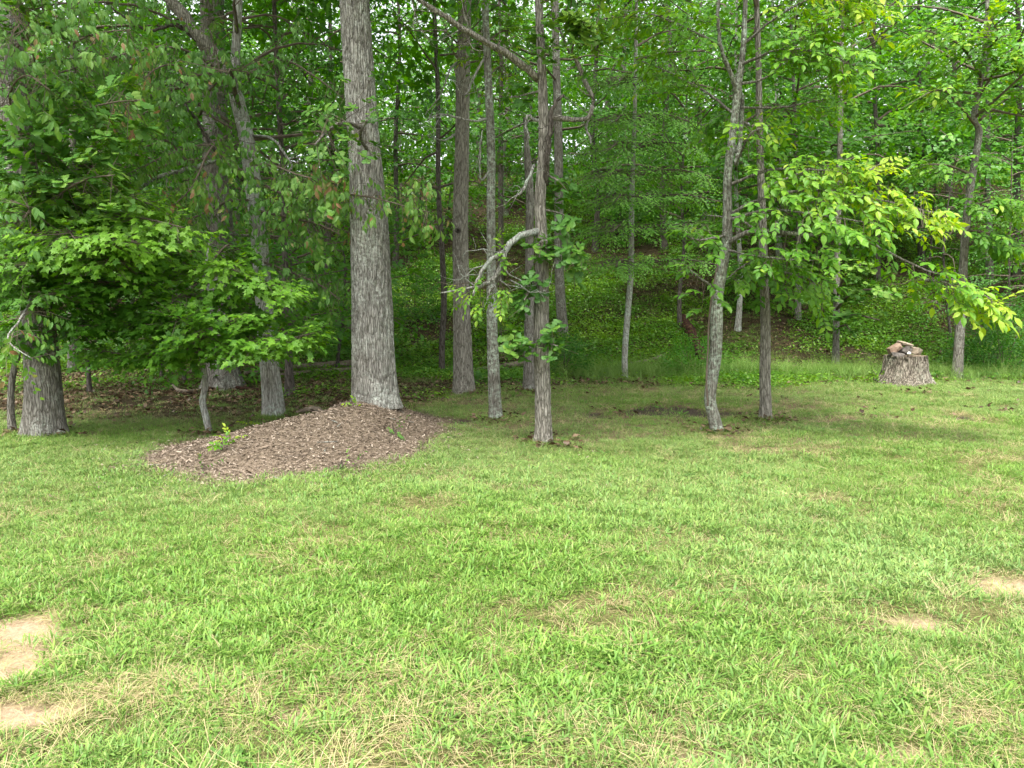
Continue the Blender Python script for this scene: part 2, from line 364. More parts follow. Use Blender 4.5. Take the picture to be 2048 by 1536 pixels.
# ------------------------------------------------------------------ tree builder
def trunk_mesh(P, R, ns, dz, furrow=.0, fscale=1.0, flare=.4, flz=.28, lobes=5, seed=0.0, wob=.04):
    P = np.asarray(P, float); R = np.asarray(R, float)
    n = max(10, int((P[-1, 2]-P[0, 2])/dz))
    C, RR = smooth_path(P, R, n)
    a = np.arange(ns)*2*math.pi/ns
    z = C[:, 2]-P[0, 2]
    fl = flare*np.exp(-np.maximum(z, 0)/flz)
    lob = 1+.45*np.cos(lobes*a+seed)+.25*np.cos((lobes-2)*a+2*seed)
    r = RR[:, None]*(1+fl[:, None]*lob[None, :])
    ca, sa = np.cos(a), np.sin(a)
    zz = C[:, 2][:, None]+0*a[None]
    X0, Y0 = RR[0]*ca[None]+0*zz, RR[0]*sa[None]+0*zz
    r = r*(1+wob*2*(fbm(ca[None]*1.3+seed, sa[None]*1.3, zz*1.1, 3)-.5))
    if furrow:
        k = 26*fscale
        wx = .35*(fbm(X0*9, Y0*9, zz*5+seed, 2)-.5)
        nA = fbm(X0*k+wx*3+seed, Y0*k+seed, zz*k*.16+wx*2, 3)
        f1 = sstep(0, .13, np.abs(nA-.5))
        nB = vnoise(X0*k*1.9+9, Y0*k*1.9, zz*k*.55+wx*3)
        r = r+furrow*(f1-.6)+furrow*.5*(nB-.5)
    V = np.stack([C[:, 0][:, None]+r*ca, C[:, 1][:, None]+r*sa, zz], -1).reshape(-1, 3)
    i, j = np.meshgrid(np.arange(n-1), np.arange(ns), indexing='ij'); j2 = (j+1) % ns
    Q = np.stack([i*ns+j, i*ns+j2, (i+1)*ns+j2, (i+1)*ns+j], -1).reshape(-1, 4)
    return V, Q
class Tree:
    def __init__(s, name, label, base, group=None, cat='tree'):
        s.base = np.asarray(base, float)
        s.e = bpy.data.objects.new(name, None); COL.objects.link(s.e); s.e.location = base; s.e.empty_display_size = .3
        tag(s.e, label, cat, group)
        s.L = {}; s.bw = MB()
    def trunk(s, P, R, mat, ns=20, dz=.12, **k):
        V, Q = trunk_mesh(P, R, ns, dz, **k)
        me = mk_mesh('trunk', V-s.base, Q, M[mat], None, True); link('trunk', me, s.e)
    def branch(s, P, R, mat, sides=7, n=14, name='branch', extra=None):
        mb = MB(); P, R = smooth_path(P, R, n+8); P = P+rng.normal(0, 1, P.shape)*(R*.24)[:, None]*np.linspace(.3, 1.6, len(R))[:, None]; tube(mb, P, R, sides, None, .22)
        if extra: extra(mb)
        return mb.build(name, M[mat], s.e, s.base, True)
    def sprays(s, kind, P, D, size, tint, lean=.25, spread=.13, face=.0):
        if len(P) == 0: return
        L = leaves_of(kind, np.asarray(P, float), np.asarray(D, float), size, None, lean, face)
        per = len(L[0])//len(P)
        t = np.clip(np.repeat(np.broadcast_to(np.asarray(tint, float), len(P)), per)+rng.normal(0, spread, len(L[0])), 0, 1)
        s.L.setdefault(kind, []).append((*L, t))
    def twigs(s, A, B, r0=.004, r1=.002): sticks(s.bw, A, B, r0, r1)
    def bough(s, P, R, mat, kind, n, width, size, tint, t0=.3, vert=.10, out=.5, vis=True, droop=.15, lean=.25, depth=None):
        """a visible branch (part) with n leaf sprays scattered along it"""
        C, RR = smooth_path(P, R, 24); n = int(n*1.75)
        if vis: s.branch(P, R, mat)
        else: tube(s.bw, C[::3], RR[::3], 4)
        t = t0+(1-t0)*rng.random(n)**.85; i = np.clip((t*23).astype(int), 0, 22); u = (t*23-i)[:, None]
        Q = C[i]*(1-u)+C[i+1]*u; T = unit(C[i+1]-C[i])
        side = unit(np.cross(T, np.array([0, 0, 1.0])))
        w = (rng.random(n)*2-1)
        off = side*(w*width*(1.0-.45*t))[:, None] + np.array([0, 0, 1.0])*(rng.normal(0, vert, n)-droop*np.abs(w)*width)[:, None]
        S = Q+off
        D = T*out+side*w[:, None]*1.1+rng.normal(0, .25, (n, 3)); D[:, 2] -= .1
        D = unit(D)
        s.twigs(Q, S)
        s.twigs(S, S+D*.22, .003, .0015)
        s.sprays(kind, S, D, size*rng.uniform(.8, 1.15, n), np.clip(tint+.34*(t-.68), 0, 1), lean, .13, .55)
    def auto(s, trunkP, nl, h0, h1, R0, kind, size, tint, per=10, mat='twig', elev=(-.05, .5), thin=1.0, tspread=.15, az=None, up=0.0):
        """limbs and foliage round the trunk between heights h0 and h1"""
        C = np.asarray(trunkP, float); g = rng.random()*6.28
        PP, DD = [], []; sA, sB, sr = [], [], []
        for i in range(nl):
            f = (i+rng.random())/nl; h = h0+(h1-h0)*f
            b = np.array([np.interp(h, C[:, 2]-s.base[2], C[:, q]) for q in range(3)])
            a = (g+i*2.39996+rng.normal(0, .3)) if az is None else rng.uniform(*az)
            ln = R0*(1-.55*f**1.5)*rng.uniform(.65, 1.15)
            e = rng.uniform(*elev)+.35*f
            d = np.array([math.cos(a)*math.cos(e), math.sin(a)*math.cos(e), math.sin(e)])
            pts = [b]; dd = d.copy()
            for q in range(5):
                dd = unit(dd+rng.normal(0, .16, 3)+np.array([0, 0, up-.05*q])); pts.append(pts[-1]+dd*ln/5)
            pts = np.array(pts); rad = np.linspace(.012+.010*ln, .004, 6)
            tube(s.bw, pts, rad*thin, 4)
            m = max(4, int(ln*3.2)); tt = .25+.75*(np.arange(m)+rng.random(m))/m
            k = np.clip((tt*5).astype(int), 0, 4); u = (tt*5-k)[:, None]
            Q = pts[k]*(1-u)+pts[k+1]*u; T = unit(pts[k+1]-pts[k])
            sd_ = unit(np.cross(T, np.array([0, 0, 1.0])))*np.where(np.arange(m) % 2, 1, -1)[:, None]
            sub = unit(T*.6+sd_+rng.normal(0, .25, (m, 3))); sl_ = (.30*ln*(1.15-.6*tt)+.25)*rng.uniform(.6, 1.2, m)
            E = Q+sub*sl_[:, None]
            sA.append(Q); sB.append(E); sr.append(np.full(m, .008*thin))
            kk = np.maximum(2, (sl_*per*.8).astype(int))
            rep = np.repeat(np.arange(m), kk); v = rng.random(len(rep))
            S = Q[rep]+(E-Q)[rep]*(.15+.9*v)[:, None]+rng.normal(0, .10, (len(rep), 3))*np.array([1, 1, .6])
            D = unit(sub[rep]*.7+rng.normal(0, .5, (len(rep), 3))*np.array([1, 1, .35])+np.array([0, 0, -.08]))
            PP.append(S); DD.append(D)
        sticks(s.bw, np.concatenate(sA), np.concatenate(sB), np.concatenate(sr), .003)
        P = np.concatenate(PP); D = np.concatenate(DD)
        n0 = vnoise(P[:, 0]*.8, P[:, 1]*.8, P[:, 2]*.9)
        s.sprays(kind, P, D, size, np.clip(tint+.5*(n0-.5), 0, 1), .3, tspread, .3)
    def finish(s, nparts=0, bmat='twig'):
        if s.bw.V: s.bw.build('branchwork', M[bmat], s.e, s.base, False, 'stuff')
        AA = {kind: [np.concatenate([l[i] for l in lst]) for i in range(6)] for kind, lst in s.L.items()}
        SC = {}
        for kind, A in AA.items():
            u, v, f = project(A[0]); sc = A[4]/f*F2; sc[(u < 5) | (u > 2043) | (v < 5) | (v > 1500)] = 0; SC[kind] = sc
        if not AA: nparts = 0
        if nparts:
            al = np.sort(np.concatenate(list(SC.values())))[::-1]; cut = max(9.0, al[min(nparts, len(al)-1)])
        for kind, A in AA.items():
            keep = np.ones(len(A[0]), bool)
            if nparts:
                idx = np.where(SC[kind] > cut)[0]
                keep[idx] = False
                for q in idx:
                    o = bpy.data.objects.new('leaf', leaf_variant(kind, A[5][q])); COL.objects.link(o); o.parent = s.e
                    mt = Matrix(((A[1][q][0], A[2][q][0], A[3][q][0], 0), (A[1][q][1], A[2][q][1], A[3][q][1], 0), (A[1][q][2], A[2][q][2], A[3][q][2], 0), (0, 0, 0, 1)))
                    mt = Matrix.Translation(Vector(A[0][q]-s.base)) @ mt @ Matrix.Scale(A[4][q], 4)
                    o.matrix_basis = mt
            if keep.any():
                me = leaf_mesh('crown', kind, (A[0][keep]-s.base, A[1][keep], A[2][keep], A[3][keep], A[4][keep]), A[5][keep])
                o = link('crown', me, s.e); o['kind'] = 'stuff'
def px_path(pts, Y, dy=0.0):
    """photo pixels (u, v, width) at depth Y -> world points and radii; an optional 4th number shifts that point in depth"""
    P, R = [], []
    for q in pts:
        p = at(q[0], q[1], Y+(q[3] if len(q) > 3 else 0)); P.append(p); R.append(pxm(q[2], p)/2)
    return np.array(P), np.array(R)
def gnarl(mb, p, d, ln, r, depth=0, kinks=4, wild=.45, A=None):
    """a crooked dead branch that forks"""
    pts = [np.asarray(p, float)]; d = unit(np.asarray(d, float))
    for q in range(kinks):
        d = unit(d+rng.normal(0, wild, 3)*np.array([1, .6, 1])); pts.append(pts[-1]+d*ln/kinks)
    tube(mb, pts, np.linspace(r, r*.35, len(pts)), 5 if depth == 0 else 4)
    if depth < 2:
        for q in range(1, len(pts)):
            if rng.random() < .8: gnarl(mb, pts[q], d+rng.normal(0, .8, 3), ln*rng.uniform(.3, .6), r*.5*(1-.1*q), depth+1, 3, wild)

exec_order = []
# ------------------------------------------------------------------ ground
def zones(x, y):
    """soil, wooded floor, dark mud, worn dirt: what the ground is made of at a place"""
    e = 1.2*(fbm(x*.8, y*.8, 2.2, 3)-.5)
    lawn_edge = np.where(x > 4.5, 15.0, np.where(x > -.5, 14.2, 10.5)) + 0*y
    lawn_edge = 10.3 + (14.2-10.3)*sstep(-2.6, .2, x) + .8*sstep(4, 8, x)
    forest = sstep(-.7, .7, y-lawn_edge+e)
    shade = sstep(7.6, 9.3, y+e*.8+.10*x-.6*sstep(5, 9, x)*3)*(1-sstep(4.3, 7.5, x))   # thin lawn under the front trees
    d = np.zeros_like(x+y)
    for (u, v, rx, ry) in DIRT:
        c = ground(u, v); q = ((x-c[0])/rx)**2+((y-c[1])/ry)**2
        d = np.maximum(d, sstep(1.75, .35, q+1.5*(fbm(x*5, y*5, 7.7, 3)-.5)))
    m = np.zeros_like(d)
    for (u, v, rx, ry) in MUD:
        c = ground(u, v); q = ((x-c[0])/rx)**2+((y-c[1])/ry)**2
        m = np.maximum(m, sstep(1.3, .3, q+3.2*(fbm(x*2.6, y*2.6, 5.7, 3)-.5)))
    return forest, shade, d, m
DIRT = [(15, 1262, .27, .22), (15, 1425, .24, .12), (-50, 1340, .27, .32), (2020, 1172, .34, .15), (1850, 1254, .17, .075), (1430, 1526, .14, .05), (1780, 1505, .24, .06), (600, 1440, .12, .05), (1960, 1440, .16, .06)]
MUD = [(1340, 826, .85, .62), (1190, 834, .25, .3), (890, 838, .4, .5), (1460, 828, .3, .2), (1920, 838, .25, .12), (2010, 815, .2, .1), (850, 1000, .1, .05)]
def axis(a, b, c, d, fine, coarse):
    return np.r_[np.arange(a, b, coarse), np.arange(b, c, fine), np.arange(c, d+coarse, coarse)]
gx = axis(-150, -15, 16, 150, .15, 3.0); gy = axis(-60, 2, 24, 44, .14, 3.0); gy = np.r_[gy[gy < 24], np.arange(24, 50, .4), np.arange(50, 190, 5)]
GX, GY = np.meshgrid(gx, gy, indexing='ij')
GZ = H(GX, GY)
nx, ny = GX.shape
i, j = np.meshgrid(np.arange(nx-1), np.arange(ny-1), indexing='ij')
Q = np.stack([i*ny+j, (i+1)*ny+j, (i+1)*ny+j+1, i*ny+j+1], -1).reshape(-1, 4)
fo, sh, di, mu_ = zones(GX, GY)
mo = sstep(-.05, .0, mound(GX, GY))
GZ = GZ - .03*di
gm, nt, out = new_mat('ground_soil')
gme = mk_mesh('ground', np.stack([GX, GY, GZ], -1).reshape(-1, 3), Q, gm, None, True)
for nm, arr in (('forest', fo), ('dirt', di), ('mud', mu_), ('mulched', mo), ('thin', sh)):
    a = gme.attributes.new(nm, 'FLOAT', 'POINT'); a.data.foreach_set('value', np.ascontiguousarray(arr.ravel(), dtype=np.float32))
tc = N(nt, 'ShaderNodeTexCoord')
n1 = N(nt, 'ShaderNodeTexNoise', Scale=55.0, Detail=7.0, Roughness=.7); n2 = N(nt, 'ShaderNodeTexNoise', Scale=7.0, Detail=6.0, Roughness=.65)
for q in (n1, n2): nt.links.new(tc.outputs['Object'], q.inputs['Vector'])
th = ramp(nt, [(.28, (.05, .052, .018)), (.5, (.12, .118, .042)), (.75, (.27, .235, .105))], n1.outputs['Fac'])
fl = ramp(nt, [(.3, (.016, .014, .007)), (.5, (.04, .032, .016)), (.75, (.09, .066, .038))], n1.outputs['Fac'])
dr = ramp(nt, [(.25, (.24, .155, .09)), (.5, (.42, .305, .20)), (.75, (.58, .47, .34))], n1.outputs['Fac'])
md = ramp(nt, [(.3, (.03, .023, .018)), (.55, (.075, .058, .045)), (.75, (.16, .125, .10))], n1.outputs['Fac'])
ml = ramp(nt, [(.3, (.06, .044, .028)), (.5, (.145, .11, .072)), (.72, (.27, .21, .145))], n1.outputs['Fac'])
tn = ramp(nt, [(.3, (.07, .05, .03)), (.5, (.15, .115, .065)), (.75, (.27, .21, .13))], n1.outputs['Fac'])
prev = th
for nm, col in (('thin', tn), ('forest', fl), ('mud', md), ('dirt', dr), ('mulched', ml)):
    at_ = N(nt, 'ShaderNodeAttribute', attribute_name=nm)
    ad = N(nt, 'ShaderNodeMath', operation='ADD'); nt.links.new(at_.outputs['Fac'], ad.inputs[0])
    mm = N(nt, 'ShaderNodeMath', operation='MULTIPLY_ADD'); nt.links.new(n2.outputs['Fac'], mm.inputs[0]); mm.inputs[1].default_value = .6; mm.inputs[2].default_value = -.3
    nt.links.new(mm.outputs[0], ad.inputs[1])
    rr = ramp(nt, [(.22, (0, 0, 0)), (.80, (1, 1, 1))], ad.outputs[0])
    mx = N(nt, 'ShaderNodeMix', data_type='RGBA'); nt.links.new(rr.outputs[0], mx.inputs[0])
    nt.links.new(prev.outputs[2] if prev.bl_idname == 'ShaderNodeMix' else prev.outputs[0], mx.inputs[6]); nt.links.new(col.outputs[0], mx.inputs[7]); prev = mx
b = N(nt, 'ShaderNodeBsdfPrincipled', Roughness=1.0); b.inputs['Specular IOR Level'].default_value = .1
nt.links.new(prev.outputs[2], b.inputs['Base Color'])
bp = N(nt, 'ShaderNodeBump', Strength=.8, Distance=.03); nt.links.new(n1.outputs['Fac'], bp.inputs['Height']); nt.links.new(bp.outputs[0], b.inputs['Normal'])
nt.links.new(b.outputs[0], out.inputs[0])
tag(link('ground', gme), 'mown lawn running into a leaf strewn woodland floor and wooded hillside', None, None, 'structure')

# ------------------------------------------------------------------ front trees
UP = 'trees along the edge of the lawn'
def front(name, label, pts, Y=None, base=None, mat='bark_grey', ns=40, dz=.05, sink=.06, **k):
    """pts: (u, v, width) from the base up; the base stands on the ground unless Y is given"""
    if Y is None: Y = ground(pts[0][0], pts[0][1])[1]
    P, R = px_path(pts, Y)
    gz = float(H(P[0, 0], P[0, 1]))+max(0, float(mound(P[0, 0], P[0, 1])))
    b = P[0].copy(); b[2] = gz
    P[0, 2] = gz-sink
    t = Tree(name, label, b, UP)
    t.trunk(P, R, mat, ns, dz, **k); t.P = P; t.R = R; t.Y = Y
    return t
# the thick oak on the mulch mound
oakF = front('oak_tree', 'massive grey furrowed oak trunk rising out of the brown mulch mound',
    [(752, 815, 84), (750, 780, 84), (747, 720, 84), (744, 600, 79), (738, 450, 74), (729, 300, 61), (720, 180, 60), (712, 60, 58), (708, -40, 57), (700, -500, 48), (690, -1000, 30), (690, -1500, 8)], Y=9.5,
    mat='bark_oak', ns=150, dz=.035, furrow=.018, fscale=.9, flare=.20, flz=.2, lobes=5, seed=.6)
def BP(Y, *pts): return px_path(pts, Y)
oakF.bough(*BP(9.3, (722, 255, 9), (690, 245, 7, -.3), (655, 260, 5, -.7), (630, 290, 3, -.9)), 'bark_grey', 'oak', 20, .62, .095, .5, t0=.1, vert=.26)
oakF.bough(*BP(9.3, (735, 300, 7), (720, 270, 6, -.4), (735, 240, 4, -.6)), 'bark_grey', 'oak', 6, .35, .095, .5, t0=.3, vert=.2)
oakF.auto(oakF.P, 28, 8.4, 17, 6.0, 'far', .25, .4, per=3.6, elev=(.0, .5))  # crown above the frame, added with oversized leaves to shade the wood
oakF.finish(180)
# J, oak with leafy sprigs on its trunk and a crooked crown
oakJ = front('oak_tree', 'oak with leafy lobed sprigs on its trunk and a pale dead branch reaching left',
    [(1087, 885, 34), (1086, 800, 31), (1083, 700, 30), (1083, 600, 29), (1084, 500, 24), (1080, 400, 22), (1088, 300, 23), (1086, 200, 19), (1082, 100, 16), (1078, 0, 15), (1075, -300, 9)],
    mat='bark_brown', ns=84, dz=.03, furrow=.007, fscale=1.6, flare=.34, flz=.10, lobes=5, seed=1.4)
Y = oakJ.Y
def add_gn(n, ln, r):
    def f(mb):
        V = mb.V[0]
        for q in range(n):
            p = V[rng.integers(len(V)//3, len(V))]
            gnarl(mb, p, rng.normal(0, 1, 3)*np.array([1, .6, .8])+np.array([-.3, 0, -.2]), ln*rng.uniform(.5, 1.2), r, 1)
    return f
oakJ.branch(*BP(Y, (1078, 160, 15), (1045, 130, 15, -.1), (1010, 105, 14, -.2), (975, 85, 13, -.3), (935, 62, 12, -.4), (890, 35, 10, -.5), (845, 5, 8, -.6), (790, -25, 6, -.7)), 'bark_brown', extra=add_gn(16, .45, .007))
oakJ.branch(*BP(Y, (1092, 235, 15), (1120, 236, 12), (1150, 240, 10), (1178, 234, 9, -.1), (1186, 205, 9, -.1), (1178, 180, 10, -.1), (1166, 150, 10), (1158, 125, 9), (1142, 108, 7)), 'bark_brown', extra=add_gn(6, .35, .006))
oakJ.branch(*BP(Y, (1092, 370, 12), (1094, 320, 12, -.15), (1100, 265, 12, -.2), (1108, 210, 9, -.25), (1125, 190, 5, -.3)), 'bark_dark', extra=add_gn(4, .3, .005))
oakJ.branch(*BP(Y, (1180, 232, 5), (1172, 255, 5), (1180, 275, 4), (1182, 288, 2)), 'dead')
oakJ.branch(*BP(Y, (1090, 240, 6), (1070, 240, 6), (1055, 232, 6), (1053, 255, 5), (1060, 275, 4)), 'dead', extra=add_gn(5, .3, .004))
oakJ.branch(*BP(Y, (1068, 330, 6), (1060, 350, 6, -.1), (1045, 380, 6, -.15), (1032, 392, 3, -.2)), 'dead', extra=add_gn(5, .3, .004))
def dead_tw(mb):
    for (u, v, d) in ((1000, 505, (-1, -.2, -.45)), (985, 525, (-1, 0, -.5)), (975, 545, (-.9, -.1, -.15)), (1010, 500, (-.2, -.2, -1)), (1005, 530, (.6, 0, -.6)), (960, 575, (-1, 0, -.1)), (990, 540, (0, -.2, -1)), (1020, 560, (1, -.2, -.3)), (1000, 560, (.5, -.2, -.8))):
        gnarl(mb, at(u, v, Y-.25), d, rng.uniform(.3, .55), .009, 1, 4, .35)
oakJ.branch(*BP(Y, (1080, 462, 15), (1062, 466, 14, -.1), (1045, 470, 14, -.15), (1025, 482, 13, -.2), (1008, 505, 12, -.25), (1003, 532, 11, -.25), (985, 560, 8, -.25), (960, 572, 6, -.25), (920, 580, 4, -.25), (880, 586, 2, -.25)), 'dead', 7, 20, 'dead_branch', extra=dead_tw)
oakJ.branch(*BP(Y, (1010, 502, 11, -.25), (980, 522, 9, -.3), (962, 545, 8, -.3), (952, 570, 6, -.3), (946, 592, 4, -.3)), 'dead', 7, 14, 'dead_branch')
for u, v in ((930, 590), (960, 610), (1000, 610), (1010, 590), (895, 570), (1000, 470), (1015, 520)):
    P_, R_ = BP(Y-.2, (1000, 560, 2), ((1000+u)/2, (560+v)/2, 2), (u, v, 1)); oakJ.bough(P_, R_, 'dead', 'hickory', 4, .18, .06, .7, vert=.08, vis=False)
for pts, n, w, ti in ((((1090, 505, 4), (1112, 498, 3, -.15), (1140, 510, 2, -.25), (1168, 530, 1, -.3)), 14, .17, .45),
                      (((1085, 500, 4), (1082, 485, 3, -.2), (1100, 480, 2, -.25)), 6, .12, .5),
                      (((1082, 560, 4), (1065, 575, 3, -.2), (1048, 600, 2, -.3)), 10, .15, .25),
                      (((1080, 690, 4), (1050, 690, 3, -.2), (1015, 700, 2, -.3)), 8, .14, .55),
                      (((1088, 690, 4), (1102, 688, 3, -.2), (1115, 692, 2, -.3)), 5, .10, .4),
                      (((1142, 110, 5), (1150, 80, 4, -.2), (1165, 60, 3, -.3), (1195, 50, 2, -.4)), 22, .5, .68),
                      (((1140, 110, 5), (1120, 60, 4, -.1), (1100, 30, 3, -.2)), 8, .45, .5),
                      (((1095, 350, 5), (1115, 360, 4, -.1), (1140, 370, 2, .1)), 5, .35, .4),
                      (((1085, 180, 5), (1050, 190, 4, .3), (1020, 195, 2, .5)), 5, .4, .35),
                      (((1090, 420, 4), (1115, 425, 3, .1), (1140, 435, 2, .2)), 4, .3, .4)):
    P_, R_ = BP(Y, *pts); oakJ.bough(P_, R_, 'bark_brown', 'oak', n, w, .108, ti, t0=.3, vert=.11, lean=.35)
oakJ.auto(oakJ.P, 6, 4.6, 5.8, 1.1, 'hickory', .07, .6, per=6); oakJ.auto(oakJ.P, 16, 5.8, 9, 3.0, 'far', .14, .4, per=6)
oakJ.finish(300)
# H, lichen speckled
treeH = front('lichen_tree', 'slim trunk speckled with pale green lichen, beside the leafy sprigged oak',
    [(992, 838, 26), (988, 760, 24), (984, 640, 21), (982, 450, 17), (982, 300, 17), (976, 150, 15), (970, 0, 13), (962, -300, 9), (955, -700, 4)],
    mat='bark_lichen', ns=60, dz=.035, furrow=.004, fscale=1.8, flare=.42, flz=.11, lobes=4, seed=2.0)
Y = treeH.Y
treeH.branch(*BP(Y, (980, 235, 6), (950, 242, 5, -.1), (915, 235, 4, -.2), (880, 228, 3, -.3), (855, 240, 2, -.3)), 'dead', extra=add_gn(9, .45, .005))
treeH.branch(*BP(Y, (975, 105, 5), (950, 150, 5, -.1), (930, 190, 4, -.1), (905, 160, 2, -.2)), 'dead', extra=add_gn(8, .5, .004))
treeH.branch(*BP(Y, (986, 330, 5), (962, 360, 4, -.1), (960, 300, 4, -.2), (965, 260, 2, -.2)), 'dead', extra=add_gn(4, .4, .004))
for u, v, ti in ((940, 90, .9), (1010, 130, .9), (1020, 60, .8), (1000, 330, .6), (960, 60, .8)):
    P_, R_ = BP(Y, (980, v+20, 4), ((980+u)/2, v+5, 3, .2), (u, v, 2, .3)); treeH.bough(P_, R_, 'bark_lichen', 'hickory', 13, .40, .07, ti-.15, vert=.22, vis=False)
treeH.auto(treeH.P, 14, 5.8, 11, 2.6, 'far', .17, .5, per=3.5)
treeH.finish(60)
# G, tall straight
treeG = front('tulip_tree', 'tall straight brownish trunk with a dark knot hole, right of the massive oak',
    [(929, 785, 42), (926, 720, 38), (923, 600, 33), (921, 450, 30), (924, 300, 28), (926, 150, 27), (930, 0, 26), (935, -300, 22), (940, -800, 12), (942, -1100, 4)],
    mat='bark_brown', ns=90, dz=.045, furrow=.010, fscale=1.3, flare=.30, flz=.16, seed=3.1)
kP = at(916, 461, treeG.Y-.17)
km = MB(); a_ = np.linspace(0, 2*math.pi, 11)[:-1]
for (r0, r1, d0, d1) in ((.055, .035, -.01, -.035), (.035, .0, -.035, .03)):
    Va = np.stack([kP[0]+r0*np.cos(a_), kP[1]+d0+0*a_, kP[2]+.8*r0*np.sin(a_)], -1); Vb = np.stack([kP[0]+r1*np.cos(a_), kP[1]+d1+0*a_, kP[2]+.8*r1*np.sin(a_)], -1)
    q = np.arange(10); km.add(np.vstack([Va, Vb]), quads2tris(np.stack([q, (q+1) % 10, 10+(q+1) % 10, 10+q], -1)))
km.build('knot', M['bark_dark'], treeG.e, treeG.base, True)
treeG.branch(*BP(treeG.Y, (915, 265, 5), (890, 280, 4, -.3), (866, 276, 2, -.4)), 'dead', extra=add_gn(5, .4, .004))
treeG.branch(*BP(treeG.Y, (918, 120, 5), (900, 140, 4, -.2), (880, 190, 3, -.3), (850, 230, 2, -.3)), 'dead', extra=add_gn(7, .5, .004))
treeG.auto(treeG.P, 9, 5.2, 7.4, 1.4, 'beech', .08, .6, per=6); treeG.auto(treeG.P, 24, 8.6, 16, 5.5, 'far', .25, .4, per=4.5)  # second call: unseen high crown, coarse leaves, added to darken the wood below
treeG.finish()
# I, behind, with the dead white branch
treeI = front('gnarled_tree', 'grey trunk with a swollen knotted base close behind the leafy sprigged oak',
    [(1058, 780, 23), (1058, 720, 21), (1059, 600, 19), (1059, 470, 16), (1060, 400, 16), (1056, 330, 15), (1052, 270, 8), (1048, 235, 4)],
    mat='bark_grey', ns=48, dz=.05, furrow=.005, fscale=1.5, flare=.35, flz=.12, lobes=3, seed=4.2)
Y = treeI.Y
treeI.finish(40)
# D, pale based leaning forked tree with wilted hanging leaves
treeD = front('leaning_tree', 'pale based trunk leaning left behind the mulch and forking high up, hung with drooping leaves',
    [(549, 850, 44), (545, 790, 40), (538, 720, 36), (528, 600, 33), (518, 470, 32), (508, 385, 32), (494, 280, 30), (470, 175, 27), (472, 100, 17), (477, 0, 15), (482, -250, 10)], Y=10.6,
    mat='bark_pale', ns=72, dz=.035, furrow=.004, fscale=1.5, flare=.16, flz=.15, lobes=4, seed=5.0)
Y = treeD.Y
treeD.branch(*BP(Y, (474, 195, 26), (455, 150, 30, -.05), (430, 115, 29, -.1), (400, 75, 27, -.2), (365, 30, 25, -.3), (330, -15, 22, -.4), (250, -150, 14, -.6)), 'bark_brown', 9, 18)
treeD.branch(*BP(Y, (498, 370, 13), (478, 350, 13, -.1), (455, 325, 11, -.2), (425, 292, 9, -.25), (400, 250, 8, -.3), (368, 205, 5, -.35)), 'bark_dark')
treeD.branch(*BP(Y, (462, 325, 9, -.2), (430, 322, 9, -.3), (390, 335, 9, -.4), (345, 345, 9, -.5), (300, 362, 8, -.6), (265, 390, 6, -.7), (235, 410, 4, -.8)), 'bark_lichen')
treeD.branch(*BP(Y, (505, 472, 5), (470, 470, 6, -.1), (430, 466, 6, -.2), (405, 450, 4, -.3), (402, 420, 3, -.3)), 'bark_grey')
treeD.branch(*BP(Y, (500, 270, 5), (540, 275, 5, -.1), (565, 300, 5, -.2), (583, 335, 5, -.2), (560, 355, 3, -.3), (548, 375, 2, -.3)), 'dead')
treeD.branch(*BP(Y, (400, 85, 9, -.2), (350, 50, 7, -.3), (300, 62, 6, -.4), (250, 35, 5, -.5), (205, 0, 4, -.6)), 'bark_dark')
for pts, n, w, ti in ((((455, 150, 7), (350, 95, 5, -.5), (220, 115, 4, -.9), (100, 150, 3, -1.2), (0, 155, 2, -1.4)), 52, .40, .5),
                      (((470, 250, 6), (380, 205, 5, -.4), (280, 230, 4, -.8), (190, 290, 3, -1.0), (140, 300, 2, -1.2)), 40, .42, .55),
                      (((500, 350, 6), (560, 385, 5, -.5), (640, 385, 4, -1.1), (740, 395, 3, -1.6), (860, 425, 2, -1.9)), 56, .36, .62),
                      (((505, 400, 6), (450, 405, 5, -.5), (400, 430, 4, -.9), (330, 450, 2, -1.2)), 34, .40, .6),
                      (((505, 420, 6), (580, 435, 5, -.4), (640, 450, 3, -.8), (680, 470, 2, -1)), 34, .42, .6),
                      (((430, 100, 7), (300, 20, 5, -.5), (150, 5, 4, -1.0), (10, 30, 2, -1.4)), 40, .45, .55),
                      (((475, 160, 6), (560, 120, 4, -.3), (640, 160, 3, -.5), (690, 200, 2, -.6)), 22, .4, .45),
                      (((515, 520, 5), (570, 540, 4, -.3), (640, 570, 3, -.5), (680, 600, 2, -.6)), 30, .35, .45),
                      (((480, 300, 5), (430, 290, 4, -.4), (360, 300, 3, -.7), (250, 350, 2, -.9)), 30, .4, .55),
                      (((440, 130, 5), (400, 150, 4, -.9), (330, 130, 3, -1.4), (250, 190, 2, -1.7)), 34, .4, .7),
                      (((470, 260, 5), (420, 300, 4, -.9), (380, 380, 3, -1.3), (330, 420, 2, -1.5)), 34, .38, .7),
                      (((500, 330, 5), (540, 330, 4, -.8), (600, 350, 3, -1.3), (680, 370, 2, -1.7)), 34, .34, .7),
                      (((400, 230, 5), (420, 180, 4, -.5), (440, 150, 3, -.6), (420, 60, 2, -.6)), 18, .35, .5)):
    P_, R_ = BP(Y, *pts); treeD.bough(P_, R_, 'twig', 'elm', n, w, .098, ti, t0=.12, vert=.14, droop=.2)
treeD.auto(treeD.P, 12, 3.6, 6, 2.2, 'elm', .09, .45, per=6, elev=(-.1, .3)); treeD.auto(treeD.P, 18, 7.0, 9.8, 3.8, 'far', .18, .4, per=3)  # second call: limbs out of view, added so the wood lies in shade
treeD.finish(300)
